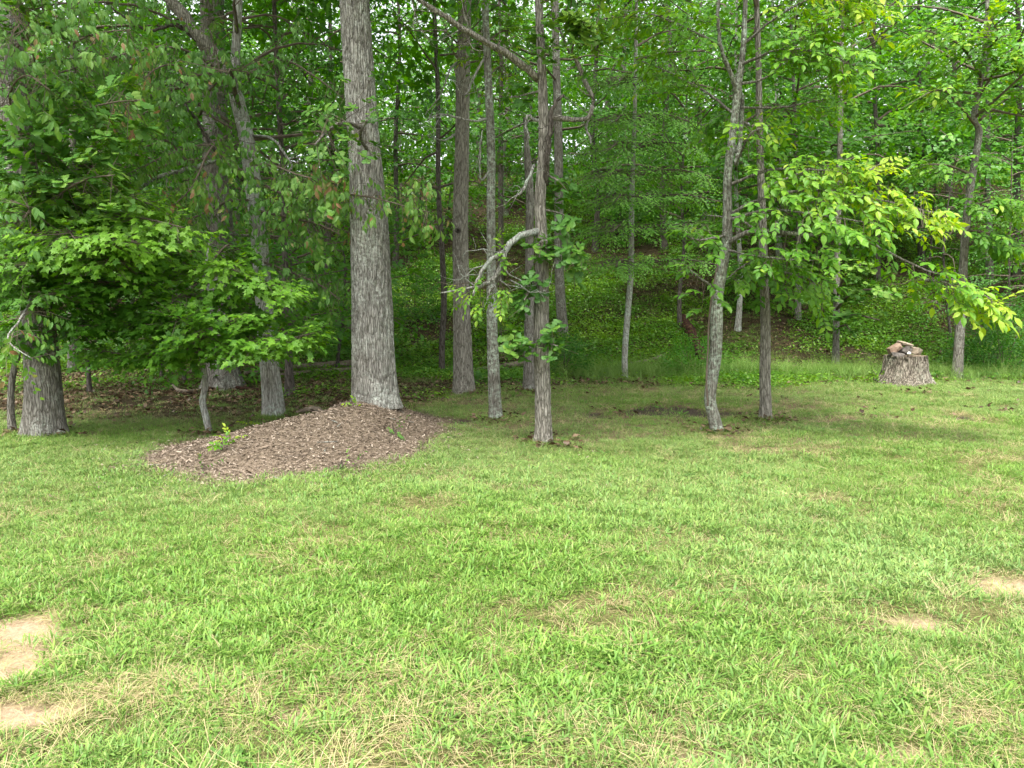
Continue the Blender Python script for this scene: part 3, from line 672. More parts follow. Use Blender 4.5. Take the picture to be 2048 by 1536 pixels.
# A, thick trunk far left
treeA = front('ash_tree', 'thick dark trunk at the left edge with white lichen spattered over its flared base',
    [(88, 868, 74), (88, 830, 70), (86, 760, 64), (80, 680, 60), (72, 600, 57), (58, 450, 55), (40, 300, 54), (22, 150, 52), (8, 0, 50), (-30, -400, 40), (-60, -900, 14)],
    mat='bark_grey', ns=100, dz=.045, furrow=.008, fscale=1.3, flare=.30, flz=.16, lobes=5, seed=6.1)
treeA.auto(treeA.P, 22, 7.0, 13, 4.6, 'far', .22, .4, per=3.2)  # out-of-view canopy with big leaves, added to block overhead light
P_, R_ = BP(treeA.Y, (30, 260, 6), (70, 150, 5, -.8), (50, 60, 3, -1.4), (20, 20, 2, -1.7)); treeA.bough(P_, R_, 'twig', 'elm', 26, .4, .085, .6, vert=.2)
P_, R_ = BP(treeA.Y, (70, 560, 6), (60, 600, 5, -.8), (40, 640, 4, -1.3), (15, 680, 3, -1.6), (60, 715, 2, -1.7)); treeA.bough(P_, R_, 'dead', 'elm', 12, .3, .085, .6, vert=.1)
for pts, n, w, ti, kd, sz in ((((60, 480, 6), (110, 400, 5, -.6), (170, 360, 4, -1.0), (230, 350, 2, -1.3)), 26, .5, .55, 'oak', .13), (((45, 340, 7), (90, 300, 5, -.6), (60, 270, 4, -1.1), (10, 260, 2, -1.3)), 26, .5, .45, 'oak', .15),
                      (((40, 320, 7), (120, 250, 5, -.5), (200, 210, 4, -.9), (280, 200, 2, -1.2)), 30, .5, .5, 'oak', .13), (((25, 180, 7), (100, 120, 5, -.5), (180, 70, 3, -.9), (260, 60, 2, -1.1)), 40, .5, .55, 'elm', .10),
                      (((30, 230, 6), (20, 190, 5, -.8), (50, 150, 3, -1.2), (100, 180, 2, -1.4)), 30, .45, .45, 'elm', .10), (((60, 470, 6), (30, 450, 5, -.7), (60, 420, 3, -1.2), (20, 400, 2, -1.4)), 24, .45, .4, 'elm', .10),
                      (((20, 120, 6), (60, 40, 5, -.6), (20, 0, 3, -1.0), (90, -20, 2, -1.2)), 24, .5, .55, 'oak', .13)):
    P_, R_ = BP(treeA.Y, *pts); treeA.bough(P_, R_, 'twig', kd, n, w, sz, ti, t0=.2, vert=.18, droop=.3)
treeA.finish(120)
# A2 and B, layered maples
treeB0 = front('maple_sapling', 'maple with a slim trunk and broad tiers of bright leaves beside the thick left trunk',
    [(26, 866, 13), (22, 820, 12), (24, 760, 12), (40, 690, 12), (62, 600, 11), (85, 500, 9), (105, 420, 7), (120, 360, 4)], mat='bark_grey', ns=16, dz=.1, furrow=.0)
Y = treeB0.Y
for (v0, u1, v1, dy, n, w, ti) in ((430, 130, 400, -.7, 30, .5, .75), (450, 300, 440, -.4, 44, .6, .7), (470, 10, 440, -.6, 34, .5, .7), (500, 360, 500, -.2, 52, .6, .6), (520, 60, 520, -1.0, 40, .5, .65),
                              (520, 250, 520, -.9, 50, .6, .65), (560, 310, 575, -.5, 44, .55, .35), (580, 120, 600, -.9, 40, .5, .3), (600, 0, 570, -.9, 30, .45, .4), (600, 350, 625, 0, 36, .5, .25),
                              (400, 200, 340, -.2, 36, .55, .6), (390, 40, 400, .2, 26, .5, .45), (640, 200, 665, -.4, 30, .5, .2), (380, 260, 270, .4, 34, .6, .45), (480, 420, 500, .4, 34, .5, .45), (660, 20, 690, -.2, 20, .4, .3), (620, 110, 650, .5, 30, .5, .2), (540, 200, 560, .8, 34, .6, .25), (370, 60, 380, -.6, 30, .5, .8), (365, 300, 400, -.5, 30, .5, .8), (420, 380, 450, -.8, 30, .45, .8), (480, 150, 470, -1.2, 40, .5, .8), (500, 280, 480, -1.1, 40, .5, .8)):
    u0 = np.interp(v0, [360, 600, 866], [120, 62, 26])
    P_, R_ = BP(Y, (u0, v0+25, 6), ((u0*2+u1)/3, (v0+25+v1)/2-12, 5, dy*.4), ((u0+2*u1)/3, v1-12, 4, dy*.8), (u1, v1+8-(26 if v1 > 560 else 0), 2, dy)); treeB0.bough(P_, R_, 'twig', 'maple', n, w, .085, ti, t0=.2, vert=.055, droop=.14, lean=.2)
treeB0.finish(300)
treeB = front('maple_sapling', 'small maple on a crooked thin grey stem just left of the mulch mound',
    [(421, 866, 13), (412, 835, 13), (405, 800, 13), (411, 770, 12), (408, 740, 11), (402, 705, 10), (398, 660, 9), (402, 600, 8), (410, 540, 6), (420, 480, 3)], mat='bark_pale', ns=18, dz=.05, furrow=.0, flare=.15, flz=.06)
Y = treeB.Y
for (v0, u1, v1, dy, n, w, ti) in ((560, 470, 535, -.5, 26, .4, .85), (580, 590, 575, -.3, 40, .45, .7), (590, 340, 600, -.6, 30, .42, .6), (620, 260, 660, -.3, 30, .42, .45), (640, 480, 655, -.7, 30, .4, .6),
                              (660, 620, 690, -.3, 40, .42, .65), (670, 560, 700, -.7, 30, .38, .6), (680, 300, 725, -.5, 32, .42, .5), (690, 190, 720, -.2, 30, .4, .5), (660, 150, 640, .3, 26, .45, .35),
                              (600, 520, 625, .2, 26, .4, .45), (690, 400, 690, -.8, 26, .35, .45), (640, 350, 650, -.9, 26, .4, .35), (640, 640, 640, .5, 26, .4, .35), (540, 330, 540, .2, 26, .45, .5), (520, 480, 500, .4, 20, .4, .4)):
    u0 = np.interp(v0, [480, 600, 705], [420, 402, 402])
    P_, R_ = BP(Y, (u0, v0+15, 5), ((u0*2+u1)/3, (v0+15+v1)/2-10, 4, dy*.4), ((u0+2*u1)/3, v1-10, 3, dy*.8), (u1, v1+8-(30 if v1 > 640 else 0), 2, dy)); treeB.bough(P_, R_, 'twig', 'maple', n, w, .085, ti, t0=.2, vert=.05, droop=.14, lean=.2)
treeB.finish(300)
# C, big dark trunk behind
treeC = front('oak_tree', 'broad dark trunk with spreading root flare, in shade behind the crooked maple stem',
    [(445, 775, 72), (445, 740, 64), (444, 680, 58), (443, 600, 55), (438, 450, 52), (432, 300, 48), (428, 150, 45), (424, 0, 44), (420, -400, 34), (415, -900, 14)],
    mat='bark_grey', ns=100, dz=.055, furrow=.012, fscale=1.1, flare=.32, flz=.25, lobes=6, seed=7.7)
treeC.auto(treeC.P, 12, 3.4, 7.5, 3.0, 'far', .15, .4, per=7, elev=(-.15, .3)); treeC.auto(treeC.P, 22, 8.6, 15, 5.5, 'far', .25, .35, per=4.5)  # second call: canopy above the view, filled out to shade the wood
treeC.finish()
treeE = front('small_tree', 'thin dark trunk in shade between the pale based trunk and the massive oak',
    [(580, 790, 18), (578, 740, 15), (575, 650, 13), (570, 520, 12), (568, 380, 11), (560, 250, 10), (552, 100, 9), (545, -100, 7), (540, -300, 3)], mat='bark_dark', ns=24, dz=.08)
treeE.auto(treeE.P, 26, 1.7, 7.5, 1.9, 'beech', .10, .35, per=7, elev=(-.15, .25))
treeE.finish()
# N, lichen mottled hickory with the long bright bough
treeN = front('hickory_tree', 'sinuous lichen mottled hickory trunk with yellow green leaves and a long bough reaching right',
    [(1437, 862, 27), (1428, 835, 25), (1420, 800, 23), (1424, 760, 23), (1431, 710, 24), (1433, 650, 25), (1434, 600, 23), (1442, 545, 22), (1453, 490, 20), (1455, 430, 18), (1455, 360, 16), (1462, 290, 16), (1470, 230, 15), (1476, 175, 15), (1486, 100, 11), (1490, 20, 9), (1496, -150, 6), (1500, -350, 2)],
    mat='bark_lichen', ns=56, dz=.035, furrow=.0035, fscale=1.9, flare=.26, flz=.07, lobes=3, seed=8.0)
Y = treeN.Y
treeN.branch(*BP(Y, (1476, 190, 10), (1460, 145, 9, -.1), (1442, 95, 8, -.15), (1436, 40, 7, -.2), (1438, -40, 5, -.2)), 'bark_lichen')
treeN.branch(*BP(Y, (1472, 330, 10), (1480, 280, 10, .1), (1483, 215, 10, .1), (1476, 165, 9, .05)), 'bark_lichen')
for pts, n, w, ti in ((((1453, 490, 11), (1490, 465, 10, -.2), (1540, 462, 9, -.4), (1620, 470, 8, -.6), (1700, 470, 6, -.8), (1770, 500, 5, -.9), (1840, 535, 4, -1.0), (1910, 560, 3, -1.1), (1985, 600, 2, -1.2)), 30, .32, .55),
                      (((1457, 430, 8), (1530, 395, 6, -.3), (1640, 380, 5, -.6), (1760, 400, 3, -.9), (1890, 430, 2, -1.1)), 60, .45, .85),
                      (((1457, 440, 7), (1540, 420, 5, -.5), (1640, 430, 4, -.9), (1760, 450, 2, -1.1)), 44, .50, .6),
                      (((1458, 370, 7), (1540, 340, 5, -.3), (1640, 340, 3, -.6), (1720, 350, 2, -.7)), 46, .45, .75),
                      (((1700, 390, 5, -.8), (1735, 345, 4, -.9), (1765, 325, 2, -.9)), 10, .2, .95),
                      (((1455, 470, 6), (1400, 480, 4, -.4), (1370, 470, 2, -.6)), 8, .25, .5),
                      (((1437, 580, 5), (1405, 560, 4, -.3), (1380, 540, 2, -.4)), 5, .2, .5),
                      (((1453, 500, 6), (1500, 510, 4, -.5), (1590, 520, 3, -.8), (1660, 520, 2, -1)), 26, .36, .5),
                      (((1480, 130, 7), (1560, 100, 5, -.4), (1640, 105, 3, -.7), (1710, 130, 2, -.8)), 46, .45, .6),
                      (((1476, 170, 6), (1540, 150, 4, -.2), (1620, 60, 3, -.5), (1700, 20, 2, -.6)), 40, .45, .6),
                      (((1486, 90, 6), (1560, 30, 4, -.3), (1650, -10, 3, -.6), (1780, 0, 2, -.9)), 34, .4, .9),
                      (((1440, 90, 6), (1380, 60, 4, -.4), (1310, 30, 3, -.6), (1240, 20, 2, -.7)), 40, .45, .65),
                      (((1470, 230, 6), (1420, 190, 4, .2), (1350, 150, 3, .4), (1280, 120, 2, .5)), 30, .45, .55),
                      (((1482, 215, 5), (1560, 215, 4, .2), (1640, 200, 3, .4), (1700, 180, 2, .4)), 34, .4, .55),
                      (((1472, 330, 5), (1500, 270, 4, -.4), (1540, 250, 2, -.6)), 16, .3, .7)):
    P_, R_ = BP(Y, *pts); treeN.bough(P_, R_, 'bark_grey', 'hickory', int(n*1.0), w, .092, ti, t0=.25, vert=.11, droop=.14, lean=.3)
P_, R_ = BP(Y-1.05, (1850, 560, 5), (1890, 565, 4), (1930, 590, 3, -.05), (1985, 605, 2, -.1)); treeN.bough(P_, R_, 'bark_grey', 'hickory', 34, .26, .105, .9, t0=.0, vert=.09, droop=.2)
treeN.auto(treeN.P, 10, 5.6, 8.5, 2.4, 'hickory', .11, .6, per=3)
treeN.finish(300)
vine = tag(link('vine', None), None); bpy.data.objects.remove(vine)
vm = MB(); P_, R_ = BP(Y-.12, (1416, 812, 4), (1413, 760, 4), (1416, 700, 3.5), (1418, 640, 3.5), (1424, 590, 3), (1432, 545, 3), (1440, 520, 2)); tube(vm, P_, R_, 6, 24)
tag(vm.build('vine', M['twig'], None, P_[0]), 'thin brown vine stem hanging along the sinuous lichen mottled trunk', 'vine')
# O
treeO = front('hickory_tree', 'straight slender grey brown trunk right of the sinuous hickory, topped with bright leaves',
    [(1531, 838, 25), (1531, 800, 22), (1530, 740, 21), (1531, 650, 19), (1528, 560, 17), (1525, 450, 15), (1520, 300, 13), (1517, 130, 11), (1512, -50, 9), (1508, -300, 4)],
    mat='bark_brown', ns=56, dz=.035, furrow=.005, fscale=1.8, flare=.32, flz=.08, lobes=4, seed=9.0)
Y = treeO.Y
for pts, n, w, ti in ((((1527, 540, 5), (1570, 545, 4, -.3), (1620, 560, 3, -.5), (1650, 600, 2, -.6)), 24, .38, .6), (((1527, 520, 5), (1490, 530, 4, -.4), (1450, 560, 2, -.6)), 14, .3, .5),
                      (((1527, 560, 4), (1540, 545, 3, -.4), (1530, 520, 2, -.5)), 20, .35, .5), (((1525, 470, 5), (1480, 440, 4, .3), (1410, 430, 2, .5)), 18, .4, .4), (((1520, 380, 5), (1590, 350, 4, .4), (1660, 330, 2, .6)), 34, .45, .45),
                      (((1518, 260, 5), (1470, 240, 4, .4), (1400, 250, 2, .5)), 24, .4, .4)):
    P_, R_ = BP(Y, *pts); treeO.bough(P_, R_, 'bark_brown', 'hickory', n, w, .098, ti, t0=.2, vert=.12, droop=.25, lean=.3)
treeO.auto(treeO.P, 12, 4.8, 8.5, 2.4, 'hickory', .12, .45, per=3.5)
treeO.finish(200)

# ------------------------------------------------------------------ trees at the foot of the slope and on it
def mid(name, label, pts, kind, size, tint, nl, h0, h1, R0, mat='bark_grey', per=7, group='trees on the wooded slope', ns=20, dz=.1, furrow=.0, elev=(-.1, .35), boughs=(), nparts=0, Y=None, fk='beech', tspread=.15, az=None):
    if Y is None: Y = ground(pts[0][0], pts[0][1])[1]
    P, R = px_path(pts, Y); gz = float(H(P[0, 0], P[0, 1])); b = P[0].copy(); b[2] = gz; P[0, 2] = gz-.15
    t = Tree(name, label, b, group); t.P = P; t.Y = Y
    t.trunk(P, R, mat, ns, dz, furrow=furrow, flare=.25, flz=.15, lobes=4, seed=Y)
    if nl: t.auto(P, nl, h0, h1, R0, kind, size, tint, per=per, elev=elev, tspread=tspread, az=az)
    for (pp, n, w, ti, k2, sz) in boughs:
        P_, R_ = px_path(pp, Y); t.bough(P_, R_, 'twig', k2, n, w, sz, ti, t0=.15, vert=.07, droop=.1, lean=.2)
    t.finish(nparts)
    return t
MB_ = []
for v, ul, ur in ((290, 1180, 1400), (345, 1170, 1420), (395, 1200, 1440), (455, 1190, 1420), (525, 1200, 1450), (235, 1200, 1380), (160, 1210, 1390)):
    for u1, dy in ((ul, -.6), (ur, -.8), ((ul+1262)//2, -1.5), ((ur+1262)//2, 1.0)):
        MB_.append((((1262, v+12, 5), ((1262*2+u1)/3, v-4, 4, dy*.3), ((1262+2*u1)/3, v-4, 3, dy*.7), (u1, v+8, 2, dy)), 30, .75, .95 if dy < 0 else .7, 'beech', .085))  # front boughs take a paler leaf tint, painting light onto the tiers
mid('beech_tree', 'slim pale wavy beech stem on the slope with flat tiers of small leaves', [(1250, 757, 13), (1250, 700, 12), (1256, 620, 12), (1262, 540, 11), (1263, 430, 11), (1266, 330, 9), (1270, 200, 8), (1272, 60, 7), (1275, -150, 3)], 'beech', .09, .55, 10, 6, 9, 2.0, 'bark_pale', boughs=MB_, ns=20, dz=.08)
mid('slender_tree', 'thin grey trunk between the massive oak and the tall straight trunk', [(884, 745, 13), (884, 690, 12), (888, 600, 12), (884, 500, 11), (877, 380, 10), (876, 200, 9), (870, 50, 8), (866, -150, 4)], 'far', .11, .4, 14, 3.0, 10, 2.2, 'bark_dark', per=4)
mid('slender_tree', 'dark bent trunk on the slope just behind the leafy sprigged oak', [(1128, 672, 24), (1122, 610, 20), (1118, 520, 18), (1118, 400, 18), (1116, 250, 17), (1112, 100, 15), (1110, -150, 11), (1110, -500, 4)], 'far', .12, .4, 18, 5, 14, 3, 'bark_grey', per=4)
PB = []
for pp, n, w, ti in ((((1672, 620, 6), (1700, 590, 5, -.8), (1740, 580, 4, -1.7), (1785, 590, 2, -2.2)), 14, .5, .6), (((1672, 600, 6), (1690, 550, 5, -1.0), (1720, 530, 3, -1.9)), 13, .46, .65), (((1672, 600, 5), (1640, 590, 4, -.6), (1615, 590, 2, -1)), 8, .4, .5),
                     (((1672, 640, 5), (1710, 630, 4, -1.1), (1760, 640, 2, -1.9)), 9, .5, .55), (((1672, 660, 5), (1690, 650, 4, -.5), (1700, 660, 2, -.8)), 3, .3, .5)):
    PB.append((pp, n, w, ti, 'oak', .16))
mid('oak_sapling', 'oak sapling with bluish green lobed leaves hanging left of the rock topped stump', [(1671, 728, 17), (1672, 690, 13), (1673, 600, 12), (1675, 500, 11), (1678, 380, 10), (1681, 250, 10), (1684, 100, 8), (1688, -100, 3)], 'far', .12, .45, 14, 4.5, 9.5, 2.4, 'bark_grey', boughs=PB, nparts=200, per=4)
QB = []
for pp, n, w, ti in ((((1950, 250, 5), (1900, 190, 4, -.5), (1860, 170, 2, -.8)), 30, .6, .7), (((1955, 200, 5), (2000, 130, 4, -.4), (2048, 110, 2, -.7)), 34, .6, .75), (((1960, 240, 5), (2010, 200, 4, .3), (2060, 190, 2, .3)), 26, .6, .6), (((1945, 350, 5), (1890, 330, 4, -.5), (1830, 330, 2, -.7)), 26, .6, .5),
                     (((1935, 430, 5), (1980, 400, 4, -.5), (2040, 420, 2, -.7)), 36, .6, .6), (((1932, 460, 5), (1990, 470, 4, -.4), (2045, 500, 2, -.6)), 34, .6, .55), (((1960, 150, 5), (1920, 90, 4, -.4), (1850, 60, 2, -.7)), 34, .6, .65), (((1958, 180, 4), (1970, 90, 3, -.5), (1990, 20, 2, -.6)), 34, .6, .7)):
    QB.append((pp, n, w, ti, 'hickory', .13))
mid('hickory_tree', 'leaning slim trunk right of the rock topped stump, behind the yellow green bough tip', [(1914, 757, 22), (1918, 690, 18), (1924, 580, 16), (1930, 480, 15), (1937, 400, 14), (1950, 320, 13), (1958, 262, 13), (1948, 235, 12), (1960, 170, 10), (1972, 60, 8), (1980, -150, 4)], 'pale', .12, .6, 16, 5, 9, 2.6, 'bark_grey', boughs=QB, nparts=150, ns=26, furrow=.003, dz=.05, per=4)
SL = [  # u, v base, width, label, kind, tint, top v, leaf start height
    (1475, 660, 11, 'thin pale stem low on the slope right of the sinuous hickory trunk', 'far', .45, -200, 3.0),
    (1360, 655, 9, 'pale whip thin stem standing at the upper end of the rotten red log', 'beech', .5, 100, 2.4),
    (1596, 637, 11, 'short dark stem on the slope between the straight hickory and the oak sapling', 'far', .45, -200, 2.2),
    (1980, 565, 13, 'grey trunk high on the slope, directly right of the leaning slim trunk', 'pale', .5, -300, 2.5),
    (2033, 562, 15, 'grey trunk on the slope at the right edge of the view, above the dark bush', 'pale', .5, -300, 3.0),
    (146, 742, 18, 'grey trunk deep in the wood, between the thick left trunk and the crooked maple', 'far', .35, -400, 3.0),
    (655, 560, 13, 'dim trunk on the slope seen just left of the massive oak', 'far', .35, -300, 2.5),
    (1000, 560, 12, 'dim trunk on the slope hidden partly by the dead white branch', 'far', .4, -300, 2.5),
    (1755, 560, 11, 'thin trunk on the slope above and left of the rock topped stump', 'pale', .5, -250, 1.8),
    (1845, 530, 12, 'thin trunk on the slope straight above the rock topped stump', 'pale', .55, -250, 2.0),
    (790, 540, 11, 'dim thin trunk on the slope in the gap right of the massive oak', 'far', .35, -350, 3.2),
    (1190, 500, 12, 'dim trunk on the slope between the dark bent trunk and the beech', 'far', .4, -300, 2.0),
    (1330, 500, 13, 'leaning dim trunk high on the slope behind the beech tiers', 'beech', .5, -300, 2.0),
    (1410, 480, 12, 'dim trunk high on the slope left of the sinuous hickory crown', 'far', .45, -300, 2.0),
    (260, 640, 13, 'dark slim trunk behind the left maple tiers', 'far', .35, -300, 2.0),
    (345, 600, 15, 'dark trunk on the slope left of the broad dark trunk', 'far', .35, -400, 4.5),
    (620, 480, 15, 'dark trunk near the crest between the leaning tree and the massive oak', 'far', .35, -300, 4.0),
    (1560, 520, 12, 'dim trunk on the slope behind the bright hickory foliage', 'pale', .5, -200, 1.6),
    (1700, 480, 12, 'dim trunk on the slope behind the oak sapling top', 'pale', .5, -200, 1.6),
    (1010, 430, 12, 'dim trunk near the crest behind the lichen speckled trunk', 'far', .4, -300, 2.5),
    (170, 560, 16, 'dark trunk on the slope behind the thick left trunk', 'far', .35, -400, 2.5),
    (30, 600, 14, 'dark trunk on the slope at the left edge of the view', 'far', .35, -400, 2.5),
    (1250, 430, 14, 'dim trunk near the crest straight above the beech base', 'far', .45, -300, 3.5),
    (1900, 440, 13, 'dim trunk near the crest behind the leaning slim trunk', 'pale', .55, -250, 2.5),
    (470, 560, 14, 'dark trunk on the slope just right of the broad dark trunk', 'far', .35, -300, 2.5),
]
for (u, v, w, lab, kind, ti, tv, h0) in SL:
    g = ground(u, v); ln = rng.uniform(-18, 18)
    pts = [(u, v, w*1.2)]+[(u+ln*k+rng.normal(0, 4), v+(tv-v)*k, w*(1-.75*k)) for k in (.12, .3, .5, .75, 1.0)]
    hh = at(u, tv, g[1])[2]-g[2]
    mid('woodland_tree', lab, pts, kind, .18 if kind != 'beech' else .11, ti, 30, h0, hh*.97, rng.uniform(2.6, 3.5), rng.choice(['bark_grey', 'bark_pale', 'bark_dark']), per=6.5, ns=12, dz=.3)
# saplings of the understory, each its own plant
US = 'leafy saplings of the understory on the slope'
MARK = [(-400, 'left frame edge'), (75, 'thick left trunk'), (436, 'broad dark trunk'), (515, 'leaning forked tree'), (745, 'massive oak'), (924, 'tall straight trunk'), (983, 'lichen speckled trunk'), (1084, 'leafy sprigged oak'), (1262, 'wavy beech stem'), (1440, 'sinuous hickory'), (1529, 'straight hickory'), (1674, 'oak sapling'), (1808, 'rock topped stump'), (1930, 'leaning slim trunk'), (2600, 'right frame edge')]
seen = {}
LABELLED = []
def sap_label(b, noun='leafy sapling'):
    u, v, f = project(np.asarray(b)[None]); k = max(0, min(len(MARK)-2, int(np.searchsorted([m[0] for m in MARK], u[0]))-1))
    h = 'low on the slope' if b[1] < 21 else 'midway uphill' if b[1] < 29 else 'high on the slope' if b[1] < 36 else 'on the crest'
    lab = noun+' %s between the %s and the %s' % (h, MARK[k][1], MARK[k+1][1])
    return lab
spots = [(rng.uniform(-15, 20), rng.uniform(17, 22)) for _ in range(12)]+[(rng.uniform(-18, 24), rng.uniform(21, 36)) for _ in range(34)]+[(x+rng.normal(0, .5), rng.uniform(37, 43)) for x in np.linspace(-26, 29, 22)]
spots += [(-7.2, 15.5), (-5.2, 16.5), (-9.5, 17), (-3.4, 17.5), (-1.2, 19), (-2.3, 20), (9, 18), (11, 19), (7, 19), (13, 18.5), (6, 22), (9.5, 23), (12.5, 23), (14.5, 21)]
spots += [(-4.3, 14.6), (-7.4, 13.2), (-6.2, 14.4)]
# trees on and beyond the crest
CR = np.linspace(-26, 30, 19)
for x in CR:
    xx = x+rng.normal(0, .8); y = rng.uniform(36.2, 47); z = float(H(xx, y)); hgt = rng.uniform(10, 13)
    r = rng.uniform(.10, .2); b = np.array([xx, y, z])
    t = Tree('crest_tree', sap_label(b, 'hazy tree'), b, 'trees along the crest of the hill'); LABELLED.append((hgt, t.e))
    P = np.array([b-[0, 0, .2], b+[rng.normal(0, .3), 0, hgt*.35], b+[rng.normal(0, .6), 0, hgt*.7], b+[rng.normal(0, .8), 0, hgt]]); R = np.array([r*1.3, r, r*.65, .02])
    t.trunk(P, R, 'bark_dark', 10, .4); t.auto(P, 26, 1.6, hgt, rng.uniform(2.6, 3.6), 'pale' if xx > 6 else 'far', .235, .5, per=4.4); t.finish()
for xx, y in spots:
    u_ = 1024+F2*xx/y
    if (820 < u_ < 1580 and y < 26) or (1580 <= u_ < 1900 and y < 21): continue
    z = float(H(xx, y)); hgt = rng.uniform(2.4, 5.2) if y < 36 else rng.uniform(1.6, 3.2); b = np.array([xx, y, z])
    t = Tree('sapling', sap_label(b), b, US); LABELLED.append((hgt, t.e))
    P = np.array([b-[0, 0, .1], b+[rng.normal(0, .2), 0, hgt*.5], b+[rng.normal(0, .4), 0, hgt]]); t.trunk(P, np.array([.035, .025, .008]), 'bark_dark', 7, .4)
    kk = 'beech' if xx > 0 and y < 26 and rng.random() < .5 else 'pale' if xx > 7 else 'far'
    t.auto(P, 16, .6, hgt, rng.uniform(1.3, 2.1), kk, .10 if kk == 'beech' else .145, .5, per=5 if kk == 'beech' else 6, elev=(-.1, .25)); t.finish()
by = {}
for hgt, e in LABELLED: by.setdefault(e['label'], []).append((hgt, e))
for lab, lst in by.items():
    lst.sort(key=lambda q: -q[0])
    words_ = {1: [None], 2: ['taller', 'shorter'], 3: ['tallest', 'middling', 'shortest']}.get(len(lst), ['tallest']+[None]*(len(lst)-2)+['shortest'])
    for w_, (hgt, e) in zip(words_, lst):
        if w_: e['label'] = lab.replace('leafy sapling', w_+' sapling').replace('hazy tree', w_+' hazy tree')
# the wood beyond the crest, one distant mass
n = 24000; x = rng.uniform(-52, 60, n); y = rng.uniform(50, 66, n); hz = rng.random(n)
gap = sstep(.30, .44, fbm(x*.20, hz*2.2, y*.05, 3)); k = rng.random(n) < .25+.75*gap; x, y, hz = x[k], y[k], hz[k]
S = np.stack([x, y, H(x, y)+.2+hz*13], -1); L = leaves_of('far', S, unit(rng.normal(0, 1, (len(S), 3))*np.array([1, 1, .4])), .42, None, .4, .3)
tn_ = np.clip(np.repeat(.3+.5*vnoise(S[:, 0]*.3, S[:, 1]*.3, S[:, 2]*.4), 7)+rng.normal(0, .15, len(L[0])), 0, 1)
tag(link('far_woods', leaf_mesh('far_woods', 'far', L, tn_)), 'distant hazy green woods beyond the crest of the hill', None, None, 'stuff')

# ------------------------------------------------------------------ stump with stones
sb = ground(1808, 768); YS = sb[1]; sb[2] = float(H(sb[0], sb[1]))
se = Tree('tree_stump', 'wide grey furrowed tree stump at the lawn edge with stones piled on top', sb, None, 'stump')
hS = pxm(57, sb)
Vs, Qs = trunk_mesh([sb-[0, 0, .05], sb+[.0, 0, .12], sb+[.005, 0, hS*.55], sb+[0, 0, hS]], [.43, .42, .385, .36], 180, .012, furrow=.036, fscale=.75, flare=.50, flz=.10, lobes=5, seed=2.7, wob=.05)
nsS = 180; top = Vs[-nsS:]; top[:, 2] += .025*(fbm(top[:, 0]*6, top[:, 1]*6, 1.0, 2)-.5)
link('bark', mk_mesh('bark', Vs-sb, Qs, M['bark_stump'], None, True), se.e)
cm = MB(); c = top.mean(0); rings = [top]
for q in (.96, .9, .6, .3): rr = c+(top-c)*q; rr[:, 2] = c[2]-.02-.03*(q < .95)+.012*rng.random(nsS); rings.append(rr)
Vc = np.vstack(rings+[c[None]-[0, 0, .05]]); q = np.arange(nsS); Tc = []
for k in range(4): Tc.append(quads2tris(np.stack([k*nsS+q, k*nsS+(q+1) % nsS, (k+1)*nsS+(q+1) % nsS, (k+1)*nsS+q], -1)))
Tc.append(np.stack([4*nsS+q, 4*nsS+(q+1) % nsS, np.full(nsS, 5*nsS)], -1)); cm.add(Vc, np.vstack(Tc)); cm.build('cut_top', M['cutwood'], se.e, sb, False)
import bmesh
def rock(label, u, v, dy, w, h, d, mat, rot=(0, 0, 0), sd=0, name='stone', group=None, drop=True, base=None):
    bm = bmesh.new(); r = np.random.default_rng(sd)
    for _ in range(15):
        a, e = r.uniform(0, 6.28), r.uniform(-1, 1)
        p = np.array([math.cos(a)*math.sqrt(1-e*e), math.sin(a)*math.sqrt(1-e*e), e]); p = np.sign(p)*np.abs(p)**.5*r.uniform(.85, 1.0)
        bm.verts.new((p[0]*w/2, p[1]*d/2, p[2]*h/2))
    res = bmesh.ops.convex_hull(bm, input=bm.verts)
    bmesh.ops.delete(bm, geom=[g for g in bm.verts if not g.link_faces], context='VERTS')
    bmesh.ops.bevel(bm, geom=list(bm.edges), offset=min(w, h)*.035, segments=1, affect='EDGES')
    me = bpy.data.meshes.new(name); bm.to_mesh(me); bm.free(); me.materials.append(M[mat])
    o = link(name, me); o.location = at(u, v, YS+dy) if base is None else base; o.rotation_euler = rot
    return tag(o, label, 'stone', group)
GS = 'stones piled on the tree stump'
rock('reddish tilted slab stone at the left of the stump pile', 1788, 698, -.08, .32, .17, .24, 'rock_red', (0, -.55, .2), 1, group=GS)
rock('flat tan stone crowning the stump pile', 1810, 688, .0, .34, .085, .24, 'rock_tan', (0, .24, 0), 2, group=GS)
rock('blocky tan stone at the right end of the stump pile', 1831, 701, -.02, .23, .17, .24, 'rock_tan', (.1, .15, .5), 3, group=GS)
rock('wide dark grey stone under the left of the stump pile', 1795, 709, -.16, .26, .10, .18, 'rock_grey', (0, .05, 0), 4, group=GS)
rock('dark pointed stone in the middle of the stump pile', 1814, 701, -.12, .17, .16, .16, 'rock_grey', (.2, .5, .4), 5, group=GS)
rock('small white stone low at the front of the stump pile', 1818, 706, -.26, .08, .05, .06, 'rock_white', (0, 0, .2), 6, group=GS)
rock('small grey stone at the left rim of the stump', 1780, 711, -.10, .14, .06, .12, 'rock_grey', (0, 0, .2), 7, group=GS)
rock('dark filler stone behind the crowning stone of the stump pile', 1818, 700, .16, .26, .2, .15, 'rock_grey', (0, 0, .7), 8, group=GS)  # added to fill the pile, dark to stand in for shaded gaps
rock('dark filler stone wedged between the reddish slab and the pointed stone', 1803, 702, -.02, .22, .17, .2, 'rock_grey', (0, .2, .3), 9, group=GS)  # another added filler, its dark colour deepens the gap between stones
